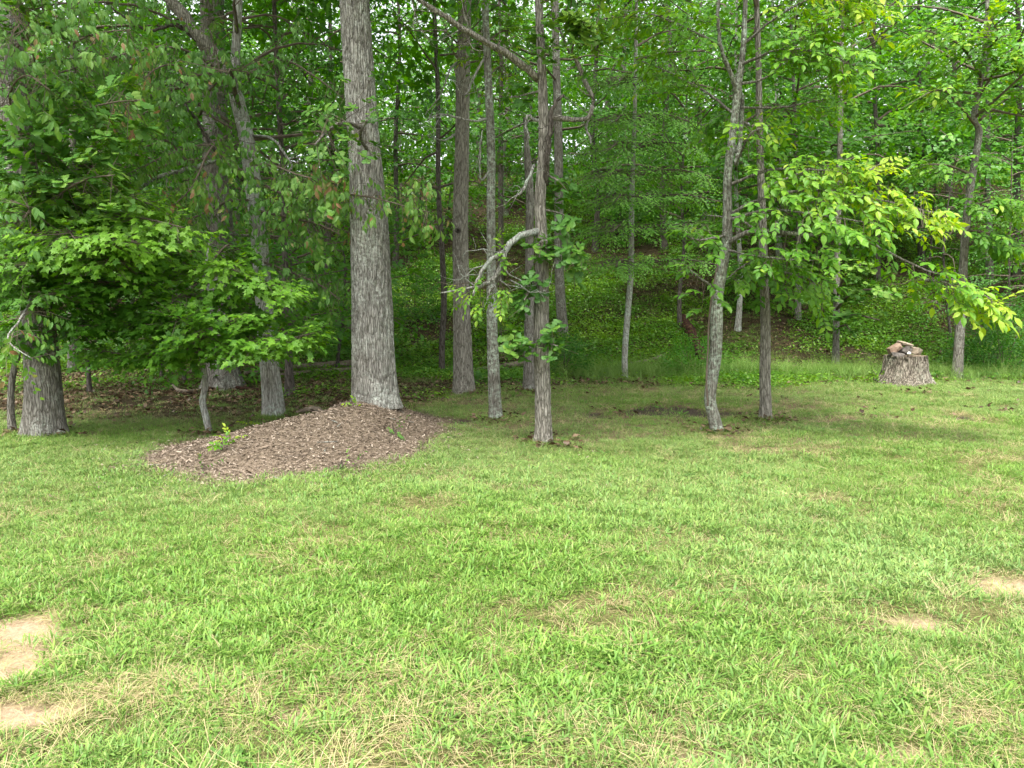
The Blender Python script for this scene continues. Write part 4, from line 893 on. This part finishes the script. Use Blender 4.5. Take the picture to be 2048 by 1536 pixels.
# ------------------------------------------------------------------ logs
def log(label, pts, Y, mat='log', sides=12, name='fallen_log', extra=None, ground_it=True):
    P, R = px_path(pts, Y)
    if ground_it:
        for k in range(len(P)):
            g = ground(pts[k][0], pts[k][1]+pts[k][2]*.45); P[k] = g+np.array([0, R[k]*.7, R[k]*1.25]); R[k] = pxm(pts[k][2], P[k])/2
    mb = MB(); tube(mb, P, R, sides, 26, .40)
    if extra: extra(mb)
    return tag(mb.build(name, M[mat], None, P[0], True), label, 'log')
log('long weathered fallen log on the wood floor, left of the massive oak', [(488, 748, 9), (560, 742, 11), (620, 735, 13), (720, 728, 14), (760, 724, 12)], 17)
log('second fallen log just below the long one, left of the massive oak', [(560, 752, 8), (640, 744, 9), (720, 740, 9), (770, 738, 7)], 17)
log('thin pale fallen branch on the dark floor left of the broad dark trunk', [(285, 741, 5), (340, 743, 6), (390, 744, 5)], 16)
log('reddish broken branch lying in front of the broad dark trunk', [(405, 783, 5), (450, 775, 6), (510, 780, 7), (540, 782, 5)], 13.4, 'rot')
log('dark crooked branch lying left of the broad dark trunk', [(345, 772, 5), (365, 785, 8), (420, 778, 5)], 13.4)
log('fallen log half buried in grass behind the lichen speckled trunk', [(935, 745, 10), (980, 738, 10), (1045, 728, 11)], 16)
log('short grey log lying slantwise at the foot of the slope', [(1262, 728, 6), (1300, 722, 7), (1342, 706, 7)], 17)
log('rotten rust red log lying down the slope behind the sinuous hickory', [(1366, 638, 17), (1378, 660, 21), (1389, 683, 20), (1400, 706, 19), (1412, 730, 14)], 18, 'rot', 12, 'rotten_log')
log('brown rotten wood lump between the pale based trunk and the massive oak', [(592, 826, 6), (612, 822, 10), (632, 822, 13), (645, 828, 9)], 11, 'log', 10, 'rotten_log')
P_ = [ground(u, v)+np.array([0, 0, .01]) for u, v in ((870, 880), (910, 876), (945, 872))]
mb = MB(); tube(mb, P_, [.006, .008, .005], 5, 8); tag(mb.build('stick', M['twig'], None, P_[0]), 'thin dry stick on the thin grass right of the mulch mound', 'stick')

# ------------------------------------------------------------------ mulch mound
mx_ = np.arange(-5.0, 1.2, .035); my_ = np.arange(6.0, 11.6, .035)
MX, MY = np.meshgrid(mx_, my_, indexing='ij'); B = mound(MX, MY)
MZ = H(MX, MY)+np.where(B > 0, B, B*.8-.004)+.012*(fbm(MX*14, MY*14, 2.0, 3)-.5)*sstep(-.02, .05, B)
nx, ny = MX.shape; i, j = np.meshgrid(np.arange(nx-1), np.arange(ny-1), indexing='ij')
Q = np.stack([i*ny+j, (i+1)*ny+j, (i+1)*ny+j+1, i*ny+j+1], -1).reshape(-1, 4)
ok = (B.ravel()[Q] > -.035).any(1); Q = Q[ok]; used, inv = np.unique(Q, return_inverse=True)
mbase = np.array([-2.2, 8.4, float(H(-2.2, 8.4))])
me_ = mk_mesh('mulch_mound', np.stack([MX, MY, MZ], -1).reshape(-1, 3)[used]-mbase, inv.reshape(-1, 4), M['mulch'], None, True)
mound_o = bpy.data.objects.new('mulch_mound', None); COL.objects.link(mound_o); mound_o.location = mbase
tag(mound_o, 'low mound of brown wood chip mulch heaped round the massive oak', 'mulch mound')
link('soil', me_, mound_o)
def scatter_flat(n, x0, x1, y0, y1, keep, zf):
    x = rng.uniform(x0, x1, n); y = rng.uniform(y0, y1, n); k = keep(x, y); x, y = x[k], y[k]
    return np.stack([x, y, zf(x, y)], -1)
mz = lambda x, y: H(x, y)+np.maximum(mound(x, y), 0)
CV = np.array([(-.5, 0, 0), (.5, 0, 0), (.42, 1, .12), (-.38, 1, .05), (-.3, .1, -.25), (.3, .9, -.2)]); CT = np.array([(0, 1, 2), (0, 2, 3), (0, 4, 1), (2, 5, 3)])
def chips(P, smin, smax, asp, tilt=.45):
    n = len(P); a = rng.uniform(0, 6.28, n); ly = np.stack([np.cos(a), np.sin(a), rng.normal(0, tilt, n)], -1); ly = unit(ly)
    up = np.array([0, 0, 1.0])+rng.normal(0, tilt, (n, 3)); lx = unit(np.cross(ly, up)); lz = np.cross(lx, ly)
    s = rng.uniform(smin, smax, n); w = s*rng.uniform(*asp, n)
    return P[:, None]+CV[None, :, 0:1]*lx[:, None]*w[:, None, None]+CV[None, :, 1:2]*ly[:, None]*s[:, None, None]+CV[None, :, 2:3]*lz[:, None]*w[:, None, None]
CP = scatter_flat(120000, -5, 1.2, 6, 11, lambda x, y: rng.random(len(x)) < sstep(-.05, .03, mound(x, y)+.03*(fbm(x*5, y*5, 3.9, 2)-.5)), mz); CP[:, 2] += rng.uniform(0, .018, len(CP))
CP = CP[:38000]
W = chips(CP, .010, .036, (.14, .42)); n = len(W)
me_ = mk_mesh('wood_chips', W.reshape(-1, 3)-mbase, (np.arange(n)[:, None, None]*6+CT).reshape(-1, 3), M['chip'], np.repeat(np.clip(rng.beta(1.1, 1.5, n), 0, 1), 6))
o = link('wood_chips', me_, mound_o); o['kind'] = 'stuff'
chipV = [mk_mesh('wood_chip', CV*np.array([.35, 1, .35]), CT, M['chip'], np.full(6, t)) for t in (.15, .35, .55, .78)]
u_, v_, f_ = project(CP); cand = np.where((f_ < 9.2) & (mound(CP[:, 0], CP[:, 1]) > .0))[0]; cand = rng.choice(cand, 220, replace=False)
for q in cand:
    o = bpy.data.objects.new('wood_chip', chipV[rng.integers(4)]); COL.objects.link(o); o.parent = mound_o
    o.location = CP[q]-mbase+[0, 0, .015]; o.rotation_euler = (rng.normal(0, .25), rng.normal(0, .25), rng.uniform(0, 6.28)); s_ = rng.uniform(.03, .07); o.scale = (s_, s_, s_)
for k in range(40):
    p = CP[rng.integers(len(CP))]; a = rng.uniform(0, 6.28); l_ = rng.uniform(.08, .22)
    P_ = np.array([p, p+[math.cos(a)*l_*.5, math.sin(a)*l_*.5, .02], p+[math.cos(a)*l_, math.sin(a)*l_, .0]]); P_[:, 2] = mz(P_[:, 0], P_[:, 1])+.012
    mb = MB(); tube(mb, P_, [.004, .005, .003], 4); mb.build('stick', M['twig' if k % 3 else 'dead'], mound_o, mbase)

# ------------------------------------------------------------------ bushes and small plants
def bush(name, label, base, R, Hh, kind, size, tint, n, cat='bush', nparts=0, stems=7):
    t = Tree(name, label, base, None, cat); b = np.asarray(base)
    d = unit(rng.normal(0, 1, (n, 3))); d[:, 2] = np.abs(d[:, 2]); rr = rng.random(n)**.45
    wob = .7+.6*vnoise(d[:, 0]*2.1+b[0], d[:, 1]*2.1, d[:, 2]*2.1)
    S = b+d*rr[:, None]*wob[:, None]*np.array([R, R*.8, Hh]); D = unit(d+rng.normal(0, .4, (n, 3)))
    k = rng.integers(0, n, stems)
    for q in k: tube(t.bw, [b-[0, 0, .05], b+(S[q]-b)*.5+rng.normal(0, .04, 3), S[q]], [.012, .008, .004], 4)
    q = rng.integers(0, n, n//2); t.twigs(S[q]-D[q]*.15, S[q])
    t.sprays(kind, S, D, size, tint, .4); t.finish(nparts)
    return t
for k, (u, v, R, Hh, n, lab) in enumerate(((2010, 752, 1.05, 1.7, 420, 'large dark green bush at the right edge, beyond the leaning slim trunk'), (1965, 750, .75, 1.25, 240, 'lower dark bush filling in beside the large right edge bush'),
                                           (1128, 752, .55, .95, 170, 'dense dark bush at the foot of the slope behind the leafy sprigged oak'), (1385, 752, .6, .7, 130, 'leafy green bush at the lower end of the rotten red log'),
                                           (830, 640, .9, 1.6, 330, 'dark leafy thicket on the slope between the massive oak and the tall straight trunk'), (660, 700, 1.0, 1.3, 240, 'dark leafy shrub behind the massive oak on its left'), (1005, 690, .7, 1.0, 120, 'bright green shrub glimpsed behind the lichen speckled trunk'))):
    bush('bush', lab, ground(u, v), R, Hh, 'beech' if k != 6 else 'hickory', .085, .15 if k not in (3, 6) else .55, n)
bush('shrub', 'small round leaved shrub growing against the left side of the stump', ground(1752, 768), .22, .30, 'oak', .07, .75, 16, 'shrub', 60)
bush('weed_plant', 'light green weeds at the right foot of the stump', ground(1868, 762), .25, .16, 'oak', .05, .6, 22, 'plant')
bush('weed_plant', 'broad leaved weed right of the tall straight trunk base', ground(957, 770), .2, .35, 'oak', .09, .4, 12, 'plant', 30)
for k, (u, v, lab, ti) in enumerate(((505, 853, 'yellow green seedling on the left crest of the mulch mound', .98), (462, 885, 'small yellow seedling low on the left of the mulch mound', .95), (452, 903, 'pale green seedling on the left flank of the mulch mound', .6), (712, 843, 'yellow green sprig in the middle of the mulch mound', .9),
                                 (790, 868, 'green seedling on the right of the mulch mound', .45), (690, 938, 'grassy green sprig at the front edge of the mulch mound', .5), (405, 942, 'flat green weed near the left tip of the mulch mound', .5))):
    p = ground(u, v); p[2] = float(mz(p[0], p[1]))
    for _ in range(30):
        if abs(project(p[None])[1][0]-v) < 2: break
        p[1] -= .04; p[0] = at(u, v, p[1])[0]; p[2] = float(mz(p[0], p[1]))
    bush('seedling', lab, p, .07, .07, 'hickory' if k < 4 else 'elm', .05, ti if k < 4 else .5, 5, 'seedling', 0, 3)

# ------------------------------------------------------------------ ground cover, litter and grass
def flat_leaves(name, label, kind, P, smin, smax, tilt, tint, lift):
    n = len(P); a = rng.uniform(0, 6.28, n); ly = unit(np.stack([np.cos(a), np.sin(a), rng.normal(0, tilt, n)], -1))
    up = np.array([0, 0, 1.0])+rng.normal(0, tilt, (n, 3)); lx = unit(np.cross(ly, up)); lz = np.cross(lx, ly)
    Pp = P.copy(); Pp[:, 2] += rng.random(n)*lift+.006
    me = leaf_mesh(name, kind, (Pp, lx, ly, lz, rng.uniform(smin, smax, n)), tint)
    return tag(link(name, me), label, None, None, 'stuff')
def blade(mb, p, d, ln, w, bend, tip=.0, tint=.5, seg=3):
    d = np.array([d[0], d[1], 0.0]); sidev = np.array([-d[1], d[0], 0])
    V = []; T = []
    for q in range(seg+1):
        t = q/seg
        c = p+d*ln*(bend*t*t+.25*t*bend)+np.array([0, 0, ln*(t-.55*bend*t*t)])
        ww = w*(1-(1-tip)*t**1.6)*(.7+.6*min(t*2, 1))*.7
        V += [c-sidev*ww/2, c+sidev*ww/2]
        if q: a = 2*q-2; T += [(a, a+1, a+3), (a, a+3, a+2)]
    mb.add(np.array(V), np.array(T), tint)
def tuft(kind, k):
    mb = MB(); r = np.random.default_rng(100+k)
    def go(n, l0, l1, w0, w1, b0, b1, rad, tip, t0, t1, seg=3):
        for _ in range(n):
            a = r.uniform(0, 6.28); q = r.uniform(0, 1)**.6*rad
            b2 = a+r.normal(0, .7); p = np.array([math.cos(b2)*q, math.sin(b2)*q, -.005])
            blade(mb, p, (math.cos(a), math.sin(a)), r.uniform(l0, l1), r.uniform(w0, w1), r.uniform(b0, b1), tip, r.uniform(t0, t1), seg)
    if kind == 'broad': go(17, .018, .05, .005, .0095, .2, 1.0, .08, .5, .25, .82); go(12, .025, .06, .002, .004, .2, .9, .08, .1, .4, .9); go(3, .03, .06, .002, .003, .9, 1.4, .08, .2, .95, 1.0)
    if kind == 'fine': go(34, .016, .05, .0024, .005, .2, 1.0, .085, .2, .2, .85); go(3, .03, .06, .002, .003, .9, 1.4, .05, .2, .95, 1.0)
    if kind == 'dry': go(22, .04, .10, .002, .004, 1.0, 1.7, .05, .2, .94, 1.0); go(4, .03, .06, .002, .004, .4, 1.0, .05, .1, .5, .8)
    if kind == 'wide': go(13, .03, .066, .007, .013, .25, 1.05, .07, .55, .3, .82, 4); go(14, .025, .06, .003, .006, .2, .9, .09, .1, .2, .8); go(3, .03, .07, .002, .003, .9, 1.4, .08, .2, .95, 1.0)
    if kind == 'weed': go(12, .03, .055, .012, .02, .9, 1.4, .02, .7, .1, .45)
    if kind == 'tall': go(16, .18, .42, .004, .009, .35, .9, .05, .05, .3, .7, 4)
    if kind == 'tallrush': go(14, .25, .6, .003, .005, .1, .5, .05, .05, .45, .8, 4)
    return mk_mesh('grass_tuft', np.concatenate(mb.V), np.concatenate(mb.T), GM, np.concatenate(mb.t))
# grass blade material: colour by blade and by place
GM, nt, out = new_mat('grass_blade')
a1 = N(nt, 'ShaderNodeAttribute', attribute_name='tint'); a2 = N(nt, 'ShaderNodeAttribute', attribute_name='patch', attribute_type='INSTANCER')
ga = ramp(nt, [(0, (.055, .147, .020)), (.45, (.145, .29, .046)), (.8, (.25, .385, .068)), (.92, (.33, .37, .08)), (.95, (.42, .36, .17)), (1, (.55, .45, .26))], a1.outputs['Fac'])
gb = ramp(nt, [(0, (.078, .18, .042)), (.45, (.175, .305, .082)), (.8, (.29, .39, .10)), (.92, (.33, .34, .09)), (.95, (.45, .38, .19)), (1, (.58, .48, .29))], a1.outputs['Fac'])
mx = N(nt, 'ShaderNodeMix', data_type='RGBA'); nt.links.new(a2.outputs['Fac'], mx.inputs[0]); nt.links.new(ga.outputs[0], mx.inputs[6]); nt.links.new(gb.outputs[0], mx.inputs[7])
d_ = N(nt, 'ShaderNodeBsdfDiffuse'); t_ = N(nt, 'ShaderNodeBsdfTranslucent'); g_ = N(nt, 'ShaderNodeBsdfGlossy', Roughness=.5)
m1 = N(nt, 'ShaderNodeMixShader'); m1.inputs[0].default_value = .3; m2 = N(nt, 'ShaderNodeMixShader'); m2.inputs[0].default_value = .025
for s_ in (d_, t_): nt.links.new(mx.outputs[2], s_.inputs['Color'])
nt.links.new(d_.outputs[0], m1.inputs[1]); nt.links.new(t_.outputs[0], m1.inputs[2]); nt.links.new(m1.outputs[0], m2.inputs[1]); nt.links.new(g_.outputs[0], m2.inputs[2]); nt.links.new(m2.outputs[0], out.inputs[0])
def instancer(name, label, P, rot, sc, vi, patch, meshes):
    me = bpy.data.meshes.new(name); n = len(P)
    me.vertices.add(n); me.vertices.foreach_set('co', np.ascontiguousarray(P, dtype=np.float32).ravel())
    for nm, ty, arr in (('rot', 'FLOAT_VECTOR', rot), ('size', 'FLOAT', sc), ('patch', 'FLOAT', patch), ('pick', 'INT', vi)):
        a = me.attributes.new(nm, ty, 'POINT'); a.data.foreach_set('vector' if ty == 'FLOAT_VECTOR' else 'value', np.ascontiguousarray(arr, dtype=np.int32 if ty == 'INT' else np.float32).ravel())
    me.materials.append(GM); me.update()
    o = link(name, me)
    ng = bpy.data.node_groups.new(name, 'GeometryNodeTree')
    ng.interface.new_socket('Geometry', in_out='INPUT', socket_type='NodeSocketGeometry'); ng.interface.new_socket('Geometry', in_out='OUTPUT', socket_type='NodeSocketGeometry')
    gi = ng.nodes.new('NodeGroupInput'); go = ng.nodes.new('NodeGroupOutput'); jn = ng.nodes.new('GeometryNodeJoinGeometry')
    def na(nm, dt):
        q = ng.nodes.new('GeometryNodeInputNamedAttribute'); q.data_type = dt; q.inputs['Name'].default_value = nm; return q.outputs['Attribute']
    rv, sv, pv = na('rot', 'FLOAT_VECTOR'), na('size', 'FLOAT'), na('pick', 'INT')
    for k, m in enumerate(meshes):
        src = bpy.data.objects.new('tuft_source', m)
        oi = ng.nodes.new('GeometryNodeObjectInfo'); oi.inputs['Object'].default_value = src; oi.transform_space = 'ORIGINAL'; oi.inputs['As Instance'].default_value = False
        cp = ng.nodes.new('FunctionNodeCompare'); cp.data_type = 'INT'; cp.operation = 'EQUAL'
        ci = [s for s in cp.inputs if s.type == 'INT']; ng.links.new(pv, ci[0]); ci[1].default_value = k
        ip = ng.nodes.new('GeometryNodeInstanceOnPoints')
        ng.links.new(gi.outputs[0], ip.inputs['Points']); ng.links.new(cp.outputs[0], ip.inputs['Selection']); ng.links.new(oi.outputs['Geometry'], ip.inputs['Instance'])
        ng.links.new(rv, ip.inputs['Rotation']); ng.links.new(sv, ip.inputs['Scale']); ng.links.new(ip.outputs[0], jn.inputs[0])
    ng.links.new(jn.outputs[0], go.inputs[0])
    md_ = o.modifiers.new('scatter', 'NODES'); md_.node_group = ng
    return tag(o, label, None, None, 'stuff')
fz = lambda x, y: zones(x, y)[0]
def clump(kind, k, n, rad, hi, smin, smax, t0, t1, tilt):
    r = np.random.default_rng(200+k); a = r.uniform(0, 6.28, n); q = r.random(n)**.6*rad
    P = np.stack([np.cos(a)*q, np.sin(a)*q, r.random(n)*hi*(1-.5*q/rad)+.004], -1); a2 = a+r.normal(0, .8, n)
    ly = unit(np.stack([np.cos(a2), np.sin(a2), r.normal(-.1, tilt, n)], -1)); up = np.array([0, 0, 1.0])+r.normal(0, tilt, (n, 3)); lx = unit(np.cross(ly, up))
    return leaf_mesh('leaf_clump', kind, (P, lx, ly, np.cross(lx, ly), r.uniform(smin, smax, n)), r.uniform(t0, t1, n))
P = scatter_flat(60000, -18, 24, 9, 42, lambda x, y: (np.abs(x) < y*.85+1) & (rng.random(len(x)) < np.clip(fz(x, y)*np.clip(1.4-y/30, .15, .9)*.62+.04*sstep(8.5, 11, y), 0, 1)) & (mound(x, y) < -.02), H)
for t_ in (oakJ, treeH, treeG, treeI, treeA, treeB, treeN, treeO):
    q = rng.uniform(0, 6.28, 14); r2 = t_.R[0]+np.abs(rng.normal(.05, .14, 14)); xb, yb = t_.base[0]+np.cos(q)*r2, t_.base[1]+np.sin(q)*r2
    P = np.vstack([P, np.stack([xb, yb, H(xb, yb)+.01], -1)])
n = len(P); Z3 = lambda n: np.stack([rng.normal(0, .12, n), rng.normal(0, .12, n), rng.uniform(0, 6.28, n)], -1)
instancer('leaf_litter', 'brown fallen leaves strewn over the shaded woodland floor', P, Z3(n), rng.uniform(.8, 1.3, n), rng.integers(0, 5, n), 0*P[:, 0], [clump('litter', i, 9, .22, .03, .05, .10, 0, 1, .35) for i in range(5)])
den = lambda x, y: np.clip((fbm(x*.5, y*.5, 8.2, 3)-.40)*6, .05, 1)
P = scatter_flat(150000, -20, 26, 10.5, 44, lambda x, y: (np.abs(x) < y*.85+1) & (rng.random(len(x)) < fz(x, y)*den(x, y)*np.clip(1.35-y/40, .3, 1)*sstep(-.1, .9, fbm(x, y, 3.3, 2)+(y-foot(x)+2)*.2)*(1-.6*sstep(0, -3, x)*sstep(19, 17, y))) & (mound(x, y) < -.03), H)
n = len(P); print('cover', n)
tq = np.clip((.1+.9*fbm(P[:, 0]*.6, P[:, 1]*.6, 5.5, 3)+rng.normal(0, .12, n))*8, 0, 7.99).astype(int)
instancer('ground_cover', 'low green leafy ground cover over the wooded slope', P, Z3(n), rng.uniform(.7, 1.4, n)*(1+.012*P[:, 1]), tq, 0*P[:, 0], [clump('cover', 20+i, 24, .22, .13, .026, .062, i/8, i/8+.2, .35) for i in range(8)])
kinds = ['broad']*4+['fine']*4+['dry']*3+['weed']*2+['wide']*4
meshes = [tuft(k, i) for i, k in enumerate(kinds)]
TOT = 1250000
x = rng.uniform(-17, 17, TOT); y = 1.0+17.5*rng.random(TOT)**.75
k = (np.abs(x) < y*.80+1.0); x, y = x[k], y[k]
fo, sh, di, mu_ = zones(x, y); mo = mound(x, y)
pn = fbm(x*.9, y*.9, 6.6, 3); bare = fbm(x*1.6, y*1.6, 12.1, 3)
want = np.clip(900-52*y, 240, 760)                     # tufts per square metre
area_d = TOT/34/ (17.5/.75) * ((y-1.0)/17.5)**(1-1/.75)*.75*.75/ .75   # density of the draw
area_d = TOT/34*(1/(17.5*.75))*np.maximum((y-1)/17.5, 1e-3)**(1/.75-1)
keepp = want/area_d*(1-.84*di)*(1-.86*mu_)*(1-(.72+.14*sstep(-3, 0, x))*fo)*(1-.52*sh)*sstep(.035, -.045, mo+.06*(bare-.5))*np.clip(.5+2.8*(bare-.28), .4, 1)
k = rng.random(len(x)) < keepp; x, y, fo, sh, di, pn, bare = [q[k] for q in (x, y, fo, sh, di, pn, bare)]
n = len(x); print('lawn tufts', n)
pb = sstep(.38, .62, fbm(x*1.1, y*1.1, 21.0, 3))       # broad leaved patches
r_ = rng.random(n); dryp = np.clip(.02+.95*(.43-bare)+.6*di+.12*sh+.22*sstep(3.8, 2.5, y)*sstep(.6, .4, pn), .02, .7)
broadp = (1-dryp)*(.18+.55*pb)*sstep(14, 6, y)
vi = np.where(r_ < dryp, rng.integers(8, 11, n), np.where(r_ < dryp+broadp, rng.integers(0, 4, n), np.where(r_ > .985, rng.integers(11, 13, n), rng.integers(4, 8, n))))
wd = (rng.random(n) < .48*sstep(8.5, 3.8, y)*(.35+.65*pb)) & (vi < 8); vi = np.where(wd, rng.integers(13, 17, n), vi)
sc = rng.uniform(.75, 1.25, n)*(1+.35*sstep(7, 14, y))*(1-.25*di)*np.where(pn > .62, 1.2, 1)
rot = np.stack([rng.normal(0, .12, n), rng.normal(0, .12, n), rng.uniform(0, 6.28, n)], -1)
pt = np.clip(.5+2.2*(fbm(x*.45, y*.45, 31.0, 3)-.5)+rng.normal(0, .18, n), 0, 1)
instancer('lawn_grass', 'short mown lawn grass mixed with broad leaved weeds and dry blades', np.stack([x, y, H(x, y)], -1), rot, sc, vi, pt, meshes)
# rough grass at the foot of the slope
tm = [tuft('tall', 40+i) for i in range(3)]+[tuft('tallrush', 50), tuft('fine', 60), tuft('fine', 61)]
TT = 60000; x = rng.uniform(-9, 16, TT); y = rng.uniform(11, 27, TT); s = y-foot(x)
w = np.exp(-((s+.3)/.9)**2)*sstep(-1.5, 1, x)*.8 + .25*np.exp(-((s-1.5)/1.6)**2)*sstep(-3, 0, x) + .34*zones(x, y)[0]*sstep(.42, .6, fbm(x*.5, y*.5, 41.0, 2))*sstep(-4, -1, x)
w = w*(1-.8*sstep(14, 7, y))
k = (rng.random(TT) < w) & (np.abs(x) < y*.8+1); x, y, s = x[k], y[k], s[k]; n = len(x)
tallp = np.exp(-((s+.4)/.8)**2)*sstep(0, 2, x)
vi = np.where(rng.random(n) < tallp*.75, rng.integers(0, 4, n), rng.integers(4, 6, n))
bx = []
for t_ in (oakJ, treeH, treeG, treeI, treeD, treeA, treeB, treeB0, treeN, treeO):
    q = rng.uniform(0, 6.28, 46); r2 = t_.R[0]*1.2+np.abs(rng.normal(0, .07, 46)); bx.append(np.stack([t_.base[0]+np.cos(q)*r2, t_.base[1]+np.sin(q)*r2], -1))
q = rng.uniform(0, 6.28, 150); r2 = .47+np.abs(rng.normal(0, .12, 150)); bx.append(np.stack([sb[0]+np.cos(q)*r2, sb[1]+np.sin(q)*r2], -1))
bx = np.concatenate(bx); x = np.r_[x, bx[:, 0]]; y = np.r_[y, bx[:, 1]]; vi = np.r_[vi, rng.integers(4, 6, len(bx))]; n = len(x)
instancer('tall_grass', 'unmown tall grass along the foot of the wooded slope', np.stack([x, y, H(x, y)], -1), np.stack([rng.normal(0, .1, n), rng.normal(0, .1, n), rng.uniform(0, 6.28, n)], -1), rng.uniform(.7, 1.3, n)*np.where(vi >= 4, 1.6, 1), vi, rng.uniform(.2, .7, n), tm)
tot = sum(len(o.data.polygons)*(2 if len(o.data.polygons) and len(o.data.polygons[0].vertices) == 4 else 1) for o in scene.objects if o.type == 'MESH')
print('TRIANGLES', tot, 'OBJECTS', len(scene.objects))
